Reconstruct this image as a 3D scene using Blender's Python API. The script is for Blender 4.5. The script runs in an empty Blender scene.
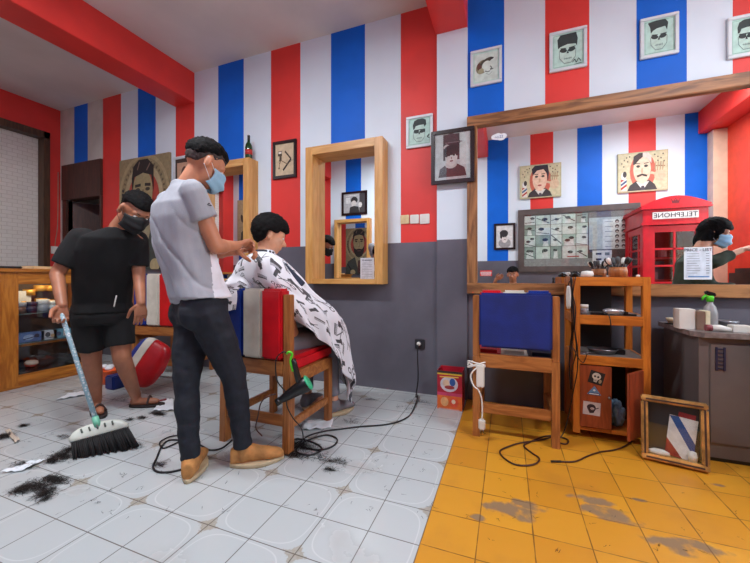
import bpy, bmesh, math, random
from mathutils import Vector, Matrix, noise
random.seed(7)
V = Vector
PI = math.pi
C = bpy.context.scene.collection
FPX, CA, SA = 344.0, 0.9336, 0.3582
WALL_Y, MIR_Y, OPP_Y, CEIL = 2.90, 2.87, -0.38, 3.31

# ---------- locating points of the room seen in the photograph ----------
def at_wall(u, v, y):
    r = (u-375)/FPX; d = y/(CA+r*SA)
    return V((d*(-SA+r*CA), y, 1+(277-v)/FPX*d))
def at_side(u, v, x):
    r = (u-375)/FPX; d = x/(-SA+r*CA)
    return V((x, d*(CA+r*SA), 1+(277-v)/FPX*d))
def at_depth(u, v, d):
    r = (u-375)/FPX
    return V((d*(-SA+r*CA), d*(CA+r*SA), 1+(277-v)/FPX*d))
def on_floor(u, v, z=0):
    return at_depth(u, v, FPX*(1-z)/(v-277))
def flip(p):                       # real place of something seen in the mirror
    return V((p.x, 2*MIR_Y-p.y, p.z))
def seen(u, v, d): return flip(at_depth(u, v, d))

# ---------- materials ----------
def lin(c):
    return tuple(((x/255)/12.92 if x/255 <= 0.04045 else ((x/255+0.055)/1.055)**2.4) for x in c)+(1,)
def scl(c, k): return tuple(max(0, min(255, x*k)) for x in c)
MATS = {}
class NT:
    def __init__(s, m):
        s.t = m.node_tree; s.n = s.t.nodes; s.l = s.t.links
    def new(s, ty, **kw):
        n = s.n.new(ty)
        for k, v in kw.items(): setattr(n, k, v)
        return n
    def link(s, a, b): s.l.new(a, b)
    def math(s, op, a, b=None, clamp=False):
        n = s.n.new('ShaderNodeMath'); n.operation = op; n.use_clamp = clamp
        for i, x in enumerate((a, b)):
            if x is None: continue
            if isinstance(x, (int, float)): n.inputs[i].default_value = x
            else: s.l.new(x, n.inputs[i])
        return n.outputs[0]
    def mix(s, f, a, b):
        n = s.n.new('ShaderNodeMix'); n.data_type = 'RGBA'
        for i, x in ((0, f), (6, a), (7, b)):
            if isinstance(x, (int, float)): n.inputs[i].default_value = x
            elif isinstance(x, tuple): n.inputs[i].default_value = x
            else: s.l.new(x, n.inputs[i])
        return n.outputs[2]
    def ramp(s, f, a, b):
        n = s.n.new('ShaderNodeMapRange'); n.clamp = True; n.interpolation_type = 'SMOOTHSTEP'
        n.inputs[1].default_value = a; n.inputs[2].default_value = b
        s.l.new(f, n.inputs[0]); return n.outputs[0]
def base_mat(name, rough=.5, metal=0, spec=.5):
    m = bpy.data.materials.new(name); m.use_nodes = True
    b = m.node_tree.nodes['Principled BSDF']
    b.inputs['Roughness'].default_value = rough; b.inputs['Metallic'].default_value = metal
    b.inputs['Specular IOR Level'].default_value = spec
    return m, NT(m), b
def M(name, col, rough=.5, metal=0, var=.08, scale=8, bump=0, bscale=60, spec=.5, sheen=0):
    if name in MATS: return MATS[name]
    m, t, b = base_mat(name, rough, metal, spec)
    tc = t.new('ShaderNodeTexCoord'); nz = t.new('ShaderNodeTexNoise'); nz.inputs['Scale'].default_value = scale
    nz.inputs['Detail'].default_value = 4; t.link(tc.outputs['Object'], nz.inputs['Vector'])
    f = t.ramp(nz.outputs['Fac'], .3, .7)
    t.link(t.mix(f, lin(scl(col, 1-var)), lin(scl(col, 1+var))), b.inputs['Base Color'])
    if bump:
        n2 = t.new('ShaderNodeTexNoise'); n2.inputs['Scale'].default_value = bscale; t.link(tc.outputs['Object'], n2.inputs['Vector'])
        bp = t.new('ShaderNodeBump'); bp.inputs['Strength'].default_value = bump; bp.inputs['Distance'].default_value = .004
        t.link(n2.outputs['Fac'], bp.inputs['Height']); t.link(bp.outputs[0], b.inputs['Normal'])
    if sheen: b.inputs['Sheen Weight'].default_value = sheen
    MATS[name] = m; return m
def wood(name, col, dark, rough=.45, axis='X', scale=5):
    if name in MATS: return MATS[name]
    m, t, b = base_mat(name, rough)
    tc = t.new('ShaderNodeTexCoord'); mp = t.new('ShaderNodeMapping')
    s = {'X': (.12, 1, 1), 'Y': (1, .12, 1), 'Z': (1, 1, .12)}[axis]
    mp.inputs['Scale'].default_value = tuple(k*scale for k in s)
    t.link(tc.outputs['Object'], mp.inputs['Vector'])
    nz = t.new('ShaderNodeTexNoise'); nz.inputs['Scale'].default_value = 5; nz.inputs['Detail'].default_value = 6
    nz.inputs['Distortion'].default_value = 1.2
    t.link(mp.outputs[0], nz.inputs['Vector'])
    n2 = t.new('ShaderNodeTexNoise'); n2.inputs['Scale'].default_value = 30; t.link(mp.outputs[0], n2.inputs['Vector'])
    f = t.math('ADD', t.math('MULTIPLY', t.ramp(nz.outputs['Fac'], .35, .65), .75), t.math('MULTIPLY', n2.outputs['Fac'], .25))
    t.link(t.mix(f, lin(dark), lin(col)), b.inputs['Base Color'])
    MATS[name] = m; return m
def glass(name, col=(250, 252, 252), rough=.02, alpha=.03):
    if name in MATS: return MATS[name]
    m = bpy.data.materials.new(name); m.use_nodes = True; t = NT(m); t.n.clear()
    o = t.new('ShaderNodeOutputMaterial'); tr = t.new('ShaderNodeBsdfTransparent'); gl = t.new('ShaderNodeBsdfGlossy')
    gl.inputs['Roughness'].default_value = rough; tr.inputs[0].default_value = lin(col)
    mx = t.new('ShaderNodeMixShader'); lw = t.new('ShaderNodeLayerWeight'); lw.inputs[0].default_value = .5
    t.link(t.math('ADD', t.math('MULTIPLY', t.math('POWER', lw.outputs['Facing'], 5), .5), alpha, True), mx.inputs[0]); t.link(tr.outputs[0], mx.inputs[1]); t.link(gl.outputs[0], mx.inputs[2])
    t.link(mx.outputs[0], o.inputs[0]); MATS[name] = m; return m
def mirror_mat():
    if 'mirror' in MATS: return MATS['mirror']
    m, t, b = base_mat('mirror', .0, 1)
    tc = t.new('ShaderNodeTexCoord'); nz = t.new('ShaderNodeTexNoise'); nz.inputs['Scale'].default_value = 3
    t.link(tc.outputs['Object'], nz.inputs['Vector'])
    t.link(t.mix(nz.outputs['Fac'], (.86, .87, .87, 1), (.9, .9, .9, 1)), b.inputs['Base Color'])
    MATS['mirror'] = m; return m

# ---------- meshes ----------
def frame_of(d):
    d = d.normalized(); a = V((0, 0, 1)) if abs(d.z) < .9 else V((1, 0, 0))
    x = d.cross(a).normalized(); return x, d.cross(x).normalized()
class MB:
    def __init__(s): s.b = bmesh.new(); s.mi = 0
    def _tag(s, fs, smooth=False):
        for f in fs: f.material_index = s.mi; f.smooth = smooth
    def slot(s, i): s.mi = i; return s
    def box(s, x0, x1, y0, y1, z0, z1, bev=0):
        return s.obox(V(((x0+x1)/2, (y0+y1)/2, (z0+z1)/2)), (abs(x1-x0), abs(y1-y0), abs(z1-z0)), None, bev)
    def obox(s, c, size, rot=None, bev=0):
        b2 = bmesh.new(); bmesh.ops.create_cube(b2, size=1)
        for v in b2.verts: v.co = V((v.co.x*size[0], v.co.y*size[1], v.co.z*size[2]))
        if bev: bmesh.ops.bevel(b2, geom=b2.edges[:], offset=min(bev, min(size)*.45), segments=2, affect='EDGES')
        mt = Matrix.Translation(V(c)) @ (rot.to_4x4() if rot is not None else Matrix())
        s.merge(b2, mt); return s
    def merge(s, b2, mt=Matrix(), smooth=False):
        vm = {}
        for v in b2.verts: vm[v] = s.b.verts.new(mt @ v.co)
        for f in b2.faces:
            try: g = s.b.faces.new([vm[v] for v in f.verts])
            except ValueError: continue
            g.material_index = s.mi; g.smooth = smooth or f.smooth
        b2.free()
    def rings(s, rs, smooth=True, cap=True, closed=True):
        vr = [[s.b.verts.new(p) for p in r] for r in rs]; n = len(rs[0])
        for a, b in zip(vr, vr[1:]):
            for i in range(n if closed else n-1):
                j = (i+1) % n
                f = s.b.faces.new((a[i], a[j], b[j], b[i])); f.smooth = smooth; f.material_index = s.mi
        if cap and closed:
            for r, rev in ((vr[0], True), (vr[-1], False)):
                f = s.b.faces.new(r[::-1] if rev else r); f.material_index = s.mi
        return s
    def tube(s, pts, r, n=8, smooth=True):
        pts = [V(p) for p in pts]; rs = []
        rr = r if isinstance(r, (list, tuple)) else [r]*len(pts)
        x = None
        for i, p in enumerate(pts):
            d = (pts[min(i+1, len(pts)-1)]-pts[max(i-1, 0)])
            if d.length < 1e-9: d = V((0, 0, 1))
            d.normalize()
            if x is None: x, y = frame_of(d)
            else:
                x = (x-d*x.dot(d))
                if x.length < 1e-5: x, y = frame_of(d)
                x.normalize(); y = d.cross(x)
            rs.append([p+(x*math.cos(a)+y*math.sin(a))*rr[i] for a in [2*PI*k/n for k in range(n)]])
        s.rings(rs, smooth); return s
    def lathe(s, prof, c, n=20, axis=None, smooth=True):
        c = V(c); ax = (axis or V((0, 0, 1))).normalized(); x, y = frame_of(ax)
        s.rings([[c+ax*h+(x*math.cos(a)+y*math.sin(a))*max(r, 1e-4) for a in [2*PI*k/n for k in range(n)]] for r, h in prof], smooth); return s
    def quad(s, a, b, c, d):
        f = s.b.faces.new([s.b.verts.new(V(p)) for p in (a, b, c, d)]); f.material_index = s.mi; return s
    def prism(s, pts, dv):
        a = [s.b.verts.new(V(p)) for p in pts]; b = [s.b.verts.new(V(p)+V(dv)) for p in pts]; n = len(a)
        fs = [s.b.faces.new(a[::-1]), s.b.faces.new(b)]+[s.b.faces.new((a[i], a[(i+1) % n], b[(i+1) % n], b[i])) for i in range(n)]
        s._tag(fs); return s
    def grid(s, fn, nu, nv, smooth=True, uvscale=None):
        vs = [[s.b.verts.new(fn(i/nu, j/nv)) for j in range(nv+1)] for i in range(nu+1)]
        for i in range(nu):
            for j in range(nv):
                f = s.b.faces.new((vs[i][j], vs[i+1][j], vs[i+1][j+1], vs[i][j+1])); f.smooth = smooth; f.material_index = s.mi
        return s
    def build(s, name, mats, parent=None, loc=None, recalc=True):
        if recalc: bmesh.ops.recalc_face_normals(s.b, faces=s.b.faces[:])
        me = bpy.data.meshes.new(name); s.b.to_mesh(me); s.b.free()
        return link(name, me, mats, parent, loc)
def link(name, me, mats, parent=None, loc=None):
    if mats:
        for m in (mats if isinstance(mats, (list, tuple)) else [mats]): me.materials.append(m)
    o = bpy.data.objects.new(name, me); C.objects.link(o)
    org = V((0, 0, 0))
    if parent is not None:
        o.parent = parent; q = parent
        while q is not None: org += q.location; q = q.parent
    elif loc is not None:
        o.location = V(loc); org = V(loc)
    me.transform(Matrix.Translation(-org)); me.update()
    return o
def tag(o, label, cat, group=None, kind=None):
    o['label'] = label; o['category'] = cat
    if group: o['group'] = group
    if kind: o['kind'] = kind
    return o
def thing(name, loc, label, cat, group=None):
    o = bpy.data.objects.new(name, None); C.objects.link(o); o.location = V(loc); o.empty_display_size = .05
    return tag(o, label, cat, group)
def struct(o): o['kind'] = 'structure'; return o
def copy_thing(o, parent=None):
    c = o.copy(); C.objects.link(c); c.parent = parent
    for ch in list(o.children): copy_thing(ch, c)
    return c
def smooth_path(pts, n=6):
    pts = [V(p) for p in pts]; out = []
    P = [pts[0]]+pts+[pts[-1]]
    for i in range(1, len(P)-2):
        for k in range(n):
            t = k/n; a, b, c, d = P[i-1:i+3]
            out.append(.5*((2*b)+(c-a)*t+(2*a-5*b+4*c-d)*t*t+(3*b-a-3*c+d)*t**3))
    out.append(pts[-1]); return out
def text_mesh(txt, size, mat, name, parent, origin, xd, yd, depth=.0006, align='CENTER', loc=None):
    cu = bpy.data.curves.new('lettering', 'FONT'); cu.body = txt; cu.size = size; cu.align_x = align; cu.align_y = 'CENTER'
    cu.extrude = depth; cu.resolution_u = 2
    ob = bpy.data.objects.new('lettering', cu); C.objects.link(ob)
    dg = bpy.context.evaluated_depsgraph_get(); me = bpy.data.meshes.new_from_object(ob.evaluated_get(dg))
    bpy.data.objects.remove(ob); me.materials.clear()
    x = V(xd); y = V(yd); z = x.cross(y)
    me.transform(Matrix.Translation(V(origin)) @ Matrix((x, y, z)).transposed().to_4x4())
    return link(name, me, mat, parent, loc)

# ---------- pictures: flat shapes on paper ----------
PAL = {}
def pm(col):
    k = tuple(int(c) for c in col)
    if k not in PAL: PAL[k] = M('print_%d_%d_%d' % k, k, .6, var=.05, scale=25)
    return PAL[k]
def ell2(col, cx, cy, rx, ry, rot=0, n=18, a0=0, a1=360):
    pts = []
    for k in range(n+1 if a1-a0 < 360 else n):
        a = math.radians(a0+(a1-a0)*k/n); x, y = rx*math.cos(a), ry*math.sin(a); c, s_ = math.cos(math.radians(rot)), math.sin(math.radians(rot))
        pts.append((cx+x*c-y*s_, cy+x*s_+y*c))
    return (col, pts)
def rect2(col, x0, y0, x1, y1): return (col, [(x0, y0), (x1, y0), (x1, y1), (x0, y1)])
def line2(col, pts, w):
    out = []
    for (x0, y0), (x1, y1) in zip(pts, pts[1:]):
        d = math.hypot(x1-x0, y1-y0) or 1; nx, ny = -(y1-y0)/d*w/2, (x1-x0)/d*w/2
        out.append((col, [(x0+nx, y0+ny), (x0-nx, y0-ny), (x1-nx, y1-ny), (x1+nx, y1+ny)]))
    return out
def flat(lst):
    o = []
    for a in lst:
        if isinstance(a, list): o += flat(a)
        else: o.append(a)
    return o
def art_mesh(name, art, org, xd, yd, w, h, parent, step=None, base=None, start=.0006):
    """art in 0..1 x 0..1; normal = xd x yd"""
    art = flat(art); step = step or min(.00012, .007/len(art)); org = V(org); xd = V(xd); yd = V(yd); nn = xd.cross(yd)
    cols = []; b = bmesh.new()
    for k, (col, pts) in enumerate(art):
        if col not in cols: cols.append(col)
        vs = [b.verts.new(org+xd*(x*w)+yd*(y*h)+nn*(start+step*k)) for x, y in pts]
        try: f = b.faces.new(vs)
        except ValueError: continue
        f.normal_update()
        if f.normal.dot(nn) < 0: f.normal_flip()
        f.material_index = cols.index(col)
    bmesh.ops.triangulate(b, faces=b.faces[:])
    me = bpy.data.meshes.new(name); b.to_mesh(me); b.free()
    return link(name, me, [pm(c) for c in cols], parent)
def picture(name, TL, BR, yb, out, fw, ft, fm, paper, art, label, cat='picture', group=None, mat_w=0, glassy=False):
    """picture on a wall plane y=yb, facing out (+1 or -1 in y). TL/BR: (x,z). art is drawn left to right along +x"""
    x0, z1 = TL; x1, z0 = BR; ys = sorted((yb, yb+out*ft))
    t = thing(name, ((x0+x1)/2, yb, z0), label, cat, group)
    m = MB()
    if fw > 0:
        m.box(x0, x1, *ys, z1-fw, z1, .003); m.box(x0, x1, *ys, z0, z0+fw, .003)
        m.box(x0, x0+fw, *ys, z0+fw*.9, z1-fw*.9, .003); m.box(x1-fw, x1, *ys, z0+fw*.9, z1-fw*.9, .003)
        m.build('frame', fm, t)
    yp = yb+out*(ft*.5 if fw > 0 else ft)
    mm = MB(); mm.box(x0+fw*.9, x1-fw*.9, *sorted((yb, yp)), z0+fw*.9, z1-fw*.9); mm.build('backing' if fw > 0 else 'canvas', pm(paper), t)
    a0, a1 = x0+fw+mat_w, x1-fw-mat_w; w = a1-a0; h = (z1-z0)-2*(fw+mat_w)
    # keep a right-handed frame whatever way the wall faces
    if out < 0: art_mesh('print', art, (a0, yp, z0+fw+mat_w), (1, 0, 0), (0, 0, 1), w, h, t)
    else:
        fl = [(c, [(1-x, y) for x, y in p]) for c, p in flat(art)]
        art_mesh('print', fl, (a1, yp, z0+fw+mat_w), (-1, 0, 0), (0, 0, 1), w, h, t)
    if glassy:
        g = MB(); yg = yp+out*.0105; g.box(x0+fw*.9, x1-fw*.9, *sorted((yg, yg+out*.001)), z0+fw*.9, z1-fw*.9); g.build('glass_pane', glass('picture_glass', alpha=.06), t)
    return t
# ================= materials =================
W_PAINT = M('white_paint', (212, 224, 236), .55, var=.012, scale=2, bump=.05, bscale=25)
W_DULL = M('white_rough_paint', (190, 186, 180), .7, var=.05, scale=4, bump=.5, bscale=9)
RED = M('red_paint', (216, 52, 46), .5, var=.03, scale=3, bump=.05, bscale=25)
BLUE = M('blue_paint', (0, 98, 208), .55, var=.03, scale=3, bump=.05, bscale=25, spec=.3)
DADO = M('grey_gloss_paint', (96, 94, 104), .32, var=.06, scale=3, bump=.05, bscale=15)
CEILM = M('ceiling_paint', (214, 208, 204), .8, var=.03, scale=1.5)
BOXWOOD_Z = wood('pale_pine', (214, 164, 98), (188, 132, 66), .4, 'Z', 4)
BOXWOOD_X = wood('pale_pine_x', (214, 164, 98), (188, 132, 66), .4, 'X', 4)
FRAMEWOOD_X = wood('knotty_wood_x', (176, 122, 74), (96, 58, 32), .45, 'X', 4)
FRAMEWOOD_Z = wood('knotty_wood_z', (176, 122, 74), (96, 58, 32), .45, 'Z', 4)
CHAIRWOOD_Z = wood('chair_wood_z', (180, 116, 62), (134, 78, 38), .4, 'Z', 6)
CHAIRWOOD_X = wood('chair_wood_x', (180, 116, 62), (134, 78, 38), .4, 'X', 6)
SHELFWOOD_Z = wood('orange_wood_z', (206, 124, 46), (158, 84, 26), .35, 'Z', 6)
SHELFWOOD_X = wood('orange_wood_x', (206, 124, 46), (158, 84, 26), .35, 'X', 6)
SHOWWOOD_Y = wood('showcase_wood_y', (208, 134, 50), (160, 90, 28), .35, 'Y', 5)
SHOWWOOD_Z = wood('showcase_wood_z', (208, 134, 50), (160, 90, 28), .35, 'Z', 5)
DARKWOOD = wood('dark_door_wood', (82, 46, 36), (58, 32, 26), .5, 'Z', 5)
BLACKP = M('black_plastic', (18, 18, 20), .35)
WHITEP = M('white_plastic', (222, 220, 214), .35, var=.03)
DARKFRAME = wood('espresso_frame', (42, 24, 26), (22, 12, 14), .3, 'Z', 6)
WHITEFRAME = M('white_frame', (205, 212, 218), .4, var=.03)
MIRROR = mirror_mat()
PAPER = M('paper', (225, 230, 236), .7, var=.02)

def floor_white():
    m, t, b = base_mat('white_patterned_tile', .22)
    tc = t.new('ShaderNodeTexCoord'); sp = t.new('ShaderNodeSeparateXYZ'); t.link(tc.outputs['Object'], sp.inputs[0])
    X, Y = sp.outputs[0], sp.outputs[1]
    x = t.math('ADD', X, .305); y = t.math('SUBTRACT', Y, 1.055)
    gx = t.math('PINGPONG', x, .1025); gy = t.math('PINGPONG', y, .10)      # distance to the nearest joint
    g = t.math('MINIMUM', gx, gy); joint = t.math('SUBTRACT', 1, t.ramp(g, .0010, .0028))
    # star at every second crossing
    sx = t.math('PINGPONG', x, .205); sy = t.math('PINGPONG', t.math('ADD', y, 0), .20)
    # flower arms
    r = t.math('SQRT', t.math('ADD', t.math('MULTIPLY', sx, sx), t.math('MULTIPLY', sy, sy)))
    pr = t.math('MULTIPLY', t.math('MULTIPLY', sx, sy), 60)
    nz = t.new('ShaderNodeTexNoise'); nz.inputs['Scale'].default_value = 70; t.link(tc.outputs['Object'], nz.inputs['Vector'])
    rr = t.math('ADD', t.math('ADD', r, pr), t.math('MULTIPLY', t.math('SUBTRACT', nz.outputs['Fac'], .5), .09))
    star = t.math('SUBTRACT', 1, t.ramp(rr, .045, .065))
    # curved fine line round each four-tile medallion
    q = t.math('ADD', t.math('POWER', t.math('SUBTRACT', .205, sx), 4), t.math('POWER', t.math('SUBTRACT', .2, sy), 4))
    q = t.math('POWER', q, .25)
    arc = t.math('SUBTRACT', 1, t.ramp(t.math('ABSOLUTE', t.math('SUBTRACT', q, .186)), .001, .0035))
    big = t.new('ShaderNodeTexNoise'); big.inputs['Scale'].default_value = 2.2; big.inputs['Detail'].default_value = 6; t.link(tc.outputs['Object'], big.inputs['Vector'])
    dirt = t.ramp(big.outputs['Fac'], .55, .75)
    c = t.mix(t.math('MULTIPLY', arc, .3), lin((184, 190, 192)), lin((225, 228, 228)))
    c = t.mix(t.math('MULTIPLY', star, t.math('ADD', .3, t.math('MULTIPLY', nz.outputs['Fac'], .7))), c, lin((150, 138, 118)))
    c = t.mix(t.math('MULTIPLY', dirt, .35), c, lin((150, 138, 126)))
    c = t.mix(t.math('MULTIPLY', joint, .9), c, lin((98, 90, 84)))
    t.link(c, b.inputs['Base Color'])
    bp = t.new('ShaderNodeBump'); bp.inputs['Strength'].default_value = .25; bp.inputs['Distance'].default_value = .002; bp.invert = True
    t.link(joint, bp.inputs['Height']); t.link(bp.outputs[0], b.inputs['Normal'])
    t.link(t.math('ADD', .2, t.math('MULTIPLY', dirt, .3)), b.inputs['Roughness'])
    return m
def floor_yellow():
    m, t, b = base_mat('ochre_tile', .4)
    tc = t.new('ShaderNodeTexCoord'); sp = t.new('ShaderNodeSeparateXYZ'); t.link(tc.outputs['Object'], sp.inputs[0])
    X, Y = sp.outputs[0], sp.outputs[1]
    x = t.math('ADD', X, .305); y = t.math('SUBTRACT', Y, 1.065)
    nz = t.new('ShaderNodeTexNoise'); nz.inputs['Scale'].default_value = 14; nz.inputs['Detail'].default_value = 5; t.link(tc.outputs['Object'], nz.inputs['Vector'])
    wob = t.math('MULTIPLY', t.math('SUBTRACT', nz.outputs['Fac'], .5), .006)
    gx = t.math('ADD', t.math('PINGPONG', x, .1), wob); gy = t.math('ADD', t.math('PINGPONG', y, .1), wob)
    joint = t.math('SUBTRACT', 1, t.ramp(t.math('MINIMUM', gx, gy), .0008, .0032))
    # each tile its own tint
    cell = t.new('ShaderNodeCombineXYZ'); t.link(t.math('FLOOR', t.math('DIVIDE', x, .2)), cell.inputs[0]); t.link(t.math('FLOOR', t.math('DIVIDE', y, .2)), cell.inputs[1])
    wn = t.new('ShaderNodeTexWhiteNoise'); t.link(cell.outputs[0], wn.inputs['Vector'])
    c = t.mix(wn.outputs['Value'], lin((212, 150, 42)), lin((198, 134, 36)))
    big = t.new('ShaderNodeTexNoise'); big.inputs['Scale'].default_value = 3; big.inputs['Detail'].default_value = 7; t.link(tc.outputs['Object'], big.inputs['Vector'])
    c = t.mix(t.math('MULTIPLY', t.ramp(big.outputs['Fac'], .5, .72), .45), c, lin((170, 112, 44)))
    # worn grey patches
    n3 = t.new('ShaderNodeTexNoise'); n3.inputs['Scale'].default_value = 16; n3.inputs['Detail'].default_value = 6; t.link(tc.outputs['Object'], n3.inputs['Vector'])
    tot = None
    for (u, v, rx, ry) in ((510, 510, .10, .055), (528, 505, .08, .03), (592, 500, .09, .03), (608, 513, .11, .045), (622, 521, .06, .03), (676, 545, .09, .045), (705, 548, .07, .03), (478, 517, .04, .02), (718, 485, .035, .012), (640, 500, .03, .012)):
        p = on_floor(u, v)
        a = t.math('DIVIDE', t.math('SUBTRACT', X, p.x), rx); bb = t.math('DIVIDE', t.math('SUBTRACT', Y, p.y), ry)
        d = t.math('ADD', t.math('MULTIPLY', a, a), t.math('MULTIPLY', bb, bb))
        tot = d if tot is None else t.math('MINIMUM', tot, d)
    dd = t.math('ADD', tot, t.math('MULTIPLY', t.math('SUBTRACT', n3.outputs['Fac'], .5), 4.5))
    st = t.math('MULTIPLY', t.math('SUBTRACT', 1, t.ramp(dd, .25, 1.3)), t.math('SUBTRACT', 1, t.ramp(tot, 1.2, 2.2)))
    c = t.mix(t.math('MULTIPLY', st, .8), c, lin((112, 98, 84)))
    c = t.mix(t.math('MULTIPLY', joint, .8), c, lin((92, 58, 26)))
    t.link(c, b.inputs['Base Color'])
    t.link(t.math('ADD', .38, t.math('MULTIPLY', st, .3)), b.inputs['Roughness'])
    bp = t.new('ShaderNodeBump'); bp.inputs['Strength'].default_value = .3; bp.inputs['Distance'].default_value = .002; bp.invert = True
    t.link(joint, bp.inputs['Height']); t.link(bp.outputs[0], b.inputs['Normal'])
    return m

XL, XR = -5.8, 2.75
XB = -.305
m = MB(); m.box(XL, XB, OPP_Y, WALL_Y, -.08, 0); m.slot(1).box(XB, XR, OPP_Y, WALL_Y, -.08, 0)
struct(m.build('floor', [floor_white(), floor_yellow()]))
m = MB(); m.box(XL-.1, XR+.1, OPP_Y-.1, WALL_Y+.1, CEIL, CEIL+.1); struct(m.build('ceiling', CEILM))

# ---- striped wall facing the camera ----
DZ = 1.30
edges = [(-5.8, W_DULL), (-5.49, BLUE), (-5.2, W_DULL), (-4.89, RED), (-4.54, W_PAINT), (-4.23, BLUE), (-3.92, W_PAINT), (-3.59, RED), (-3.30, W_PAINT), (-2.95, BLUE), (-2.60, W_PAINT), (-2.25, RED), (-1.9, W_PAINT), (-1.56, BLUE), (-1.21, W_PAINT), (-.87, RED), (-.545, None), (-.30, BLUE), (-.02, W_PAINT), (.27, RED), (.56, W_PAINT), (.845, BLUE), (1.125, W_PAINT), (1.36, RED), (1.66, W_PAINT), (1.95, BLUE), (2.24, W_PAINT), (2.5, RED), (2.75, None)]
DOORX0, DOORX1, DOORZ = -5.62, -4.93, 2.05
mats = [W_PAINT, RED, BLUE, W_DULL, DADO]
m = MB()
for (x0, mt), (x1, _) in zip(edges, edges[1:]):
    if mt is None: mt = W_PAINT
    m.slot(mats.index(mt))
    if x1 <= -4.88:
        zlo = 2.48
        m.box(x0, x1, WALL_Y, WALL_Y+.12, zlo, CEIL)
    else:
        m.box(x0, x1, WALL_Y, WALL_Y+.12, DZ, CEIL)
m.slot(4).box(-4.89, XR, WALL_Y, WALL_Y+.12, 0, DZ)
m.slot(3).box(XL, DOORX0, WALL_Y, WALL_Y+.12, 0, 2.48)
m.slot(1).box(DOORX1, -4.89, WALL_Y, WALL_Y+.12, 0, 2.48)
m.slot(3).box(DOORX0, DOORX1, WALL_Y+.9, WALL_Y+.98, 0, 2.5)      # passage beyond the door
m.box(DOORX0-.04, DOORX0, WALL_Y+.12, WALL_Y+.98, 0, 2.5); m.box(DOORX1, DOORX1+.04, WALL_Y+.12, WALL_Y+.98, 0, 2.5)
struct(m.build('wall_back', mats))
m = MB(); m.box(DOORX0-.1, DOORX1+.04, WALL_Y-.03, WALL_Y+.1, DOORZ, 2.53, .004)          # brown boarded transom
m.box(DOORX0-.1, DOORX0, WALL_Y-.02, WALL_Y+.1, 0, DOORZ, .004); m.box(DOORX1, DOORX1+.04, WALL_Y-.02, WALL_Y+.1, 0, DOORZ, .004)
struct(m.build('trim_1', DARKWOOD))
m = MB(); dr = Matrix.Rotation(math.radians(62), 3, 'Z')
m.obox(V((DOORX0+.16, WALL_Y+.34, 1.02)), (.66, .04, 2.03), dr, .004)
d = struct(m.build('door_1', DARKWOOD))
m = MB(); m.tube([V((DOORX0+.30, WALL_Y+.58, 1.0)), V((DOORX0+.36, WALL_Y+.55, 1.0)), V((DOORX0+.33, WALL_Y+.47, 1.0))], .009); m.build('door_handle', M('steel', (150, 150, 152), .3, 1), d)
m = MB(); m.box(DOORX0-.04, DOORX1+.04, WALL_Y+.12, WALL_Y+.98, -.08, 0); struct(m.build('floor_passage', M('passage_cement', (120, 112, 104), .7)))
m = MB(); m.box(DOORX0-.04, DOORX1+.04, WALL_Y+.12, WALL_Y+.98, 2.5, 2.56); struct(m.build('ceiling_passage', CEILM))

# column with its own small return, and the deep red cross beams
m = MB(); m.box(-.548, -.302, WALL_Y-.025, WALL_Y+.02, DZ+.01, CEIL); m.slot(1).box(-.548, -.302, WALL_Y-.025, WALL_Y+.02, 0, DZ+.01)
struct(m.build('wall_column', [W_PAINT, DADO]))
for nm, a, bb, zb in (('trim_2', -3.59, -3.30, 2.97), ('trim_3', -.56, -.30, 3.03), ('trim_4', 2.5, 2.749, 3.0)):
    m = MB(); m.box(a, bb, OPP_Y, WALL_Y-.001, zb, CEIL-.001, .004); struct(m.build(nm, RED))

# ---- wall behind the camera (seen in the mirrors) ----
ODZ = 1.27
m = MB(); k = -18; x = .02+.333*k; seq = {0: W_PAINT, 1: RED, 2: W_PAINT, 3: BLUE}
omats = [W_PAINT, RED, BLUE, DADO]
while x < XR:
    mt = seq[k % 4]; a, bb = max(x, XL), min(x+.333, XR)
    if x > 2.6: mt = W_PAINT
    if bb > a: m.slot(omats.index(mt)).box(a, bb, OPP_Y-.12, OPP_Y, ODZ, CEIL)
    x += .333; k += 1
m.slot(3).box(XL, XR, OPP_Y-.12, OPP_Y, 0, ODZ)
struct(m.build('wall_front', omats))
CREAM = M('cream_paint', (226, 206, 178), .6, var=.03)
m = MB(); m.box(2.60, XR-.001, OPP_Y+.002, OPP_Y+.15, 0, 2.99); struct(m.build('trim_5', CREAM))

# ---- right wall with the shop front opening ----
WY0, WY1, WZ0, WZ1 = .30, 2.72, .85, 2.85
m = MB(); m.box(XR, XR+.12, OPP_Y-.12, WY0, 0, CEIL); m.box(XR, XR+.12, WY1, WALL_Y+.12, 0, CEIL); m.box(XR, XR+.12, WY0, WY1, 0, WZ0); m.box(XR, XR+.12, WY0, WY1, WZ1, CEIL)
struct(m.build('wall_right', M('orange_red_paint', (232, 74, 48), .5, var=.03)))
m = MB()
for y in (WY0, (WY0+WY1)/2-.03, WY1-.06): m.box(XR+.02, XR+.09, y, y+.06, WZ0, WZ1, .004)
m.box(XR+.02, XR+.09, WY0, WY1, WZ1-.06, WZ1, .004); m.box(XR+.02, XR+.09, WY0, WY1, WZ0, WZ0+.06, .004)
w = struct(m.build('window_1', CREAM))
m = MB(); m.box(XR+.05, XR+.055, WY0+.03, WY1-.03, WZ0+.03, WZ1-.03); m.build('window_pane', glass('window_glass', alpha=.05), w)

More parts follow.
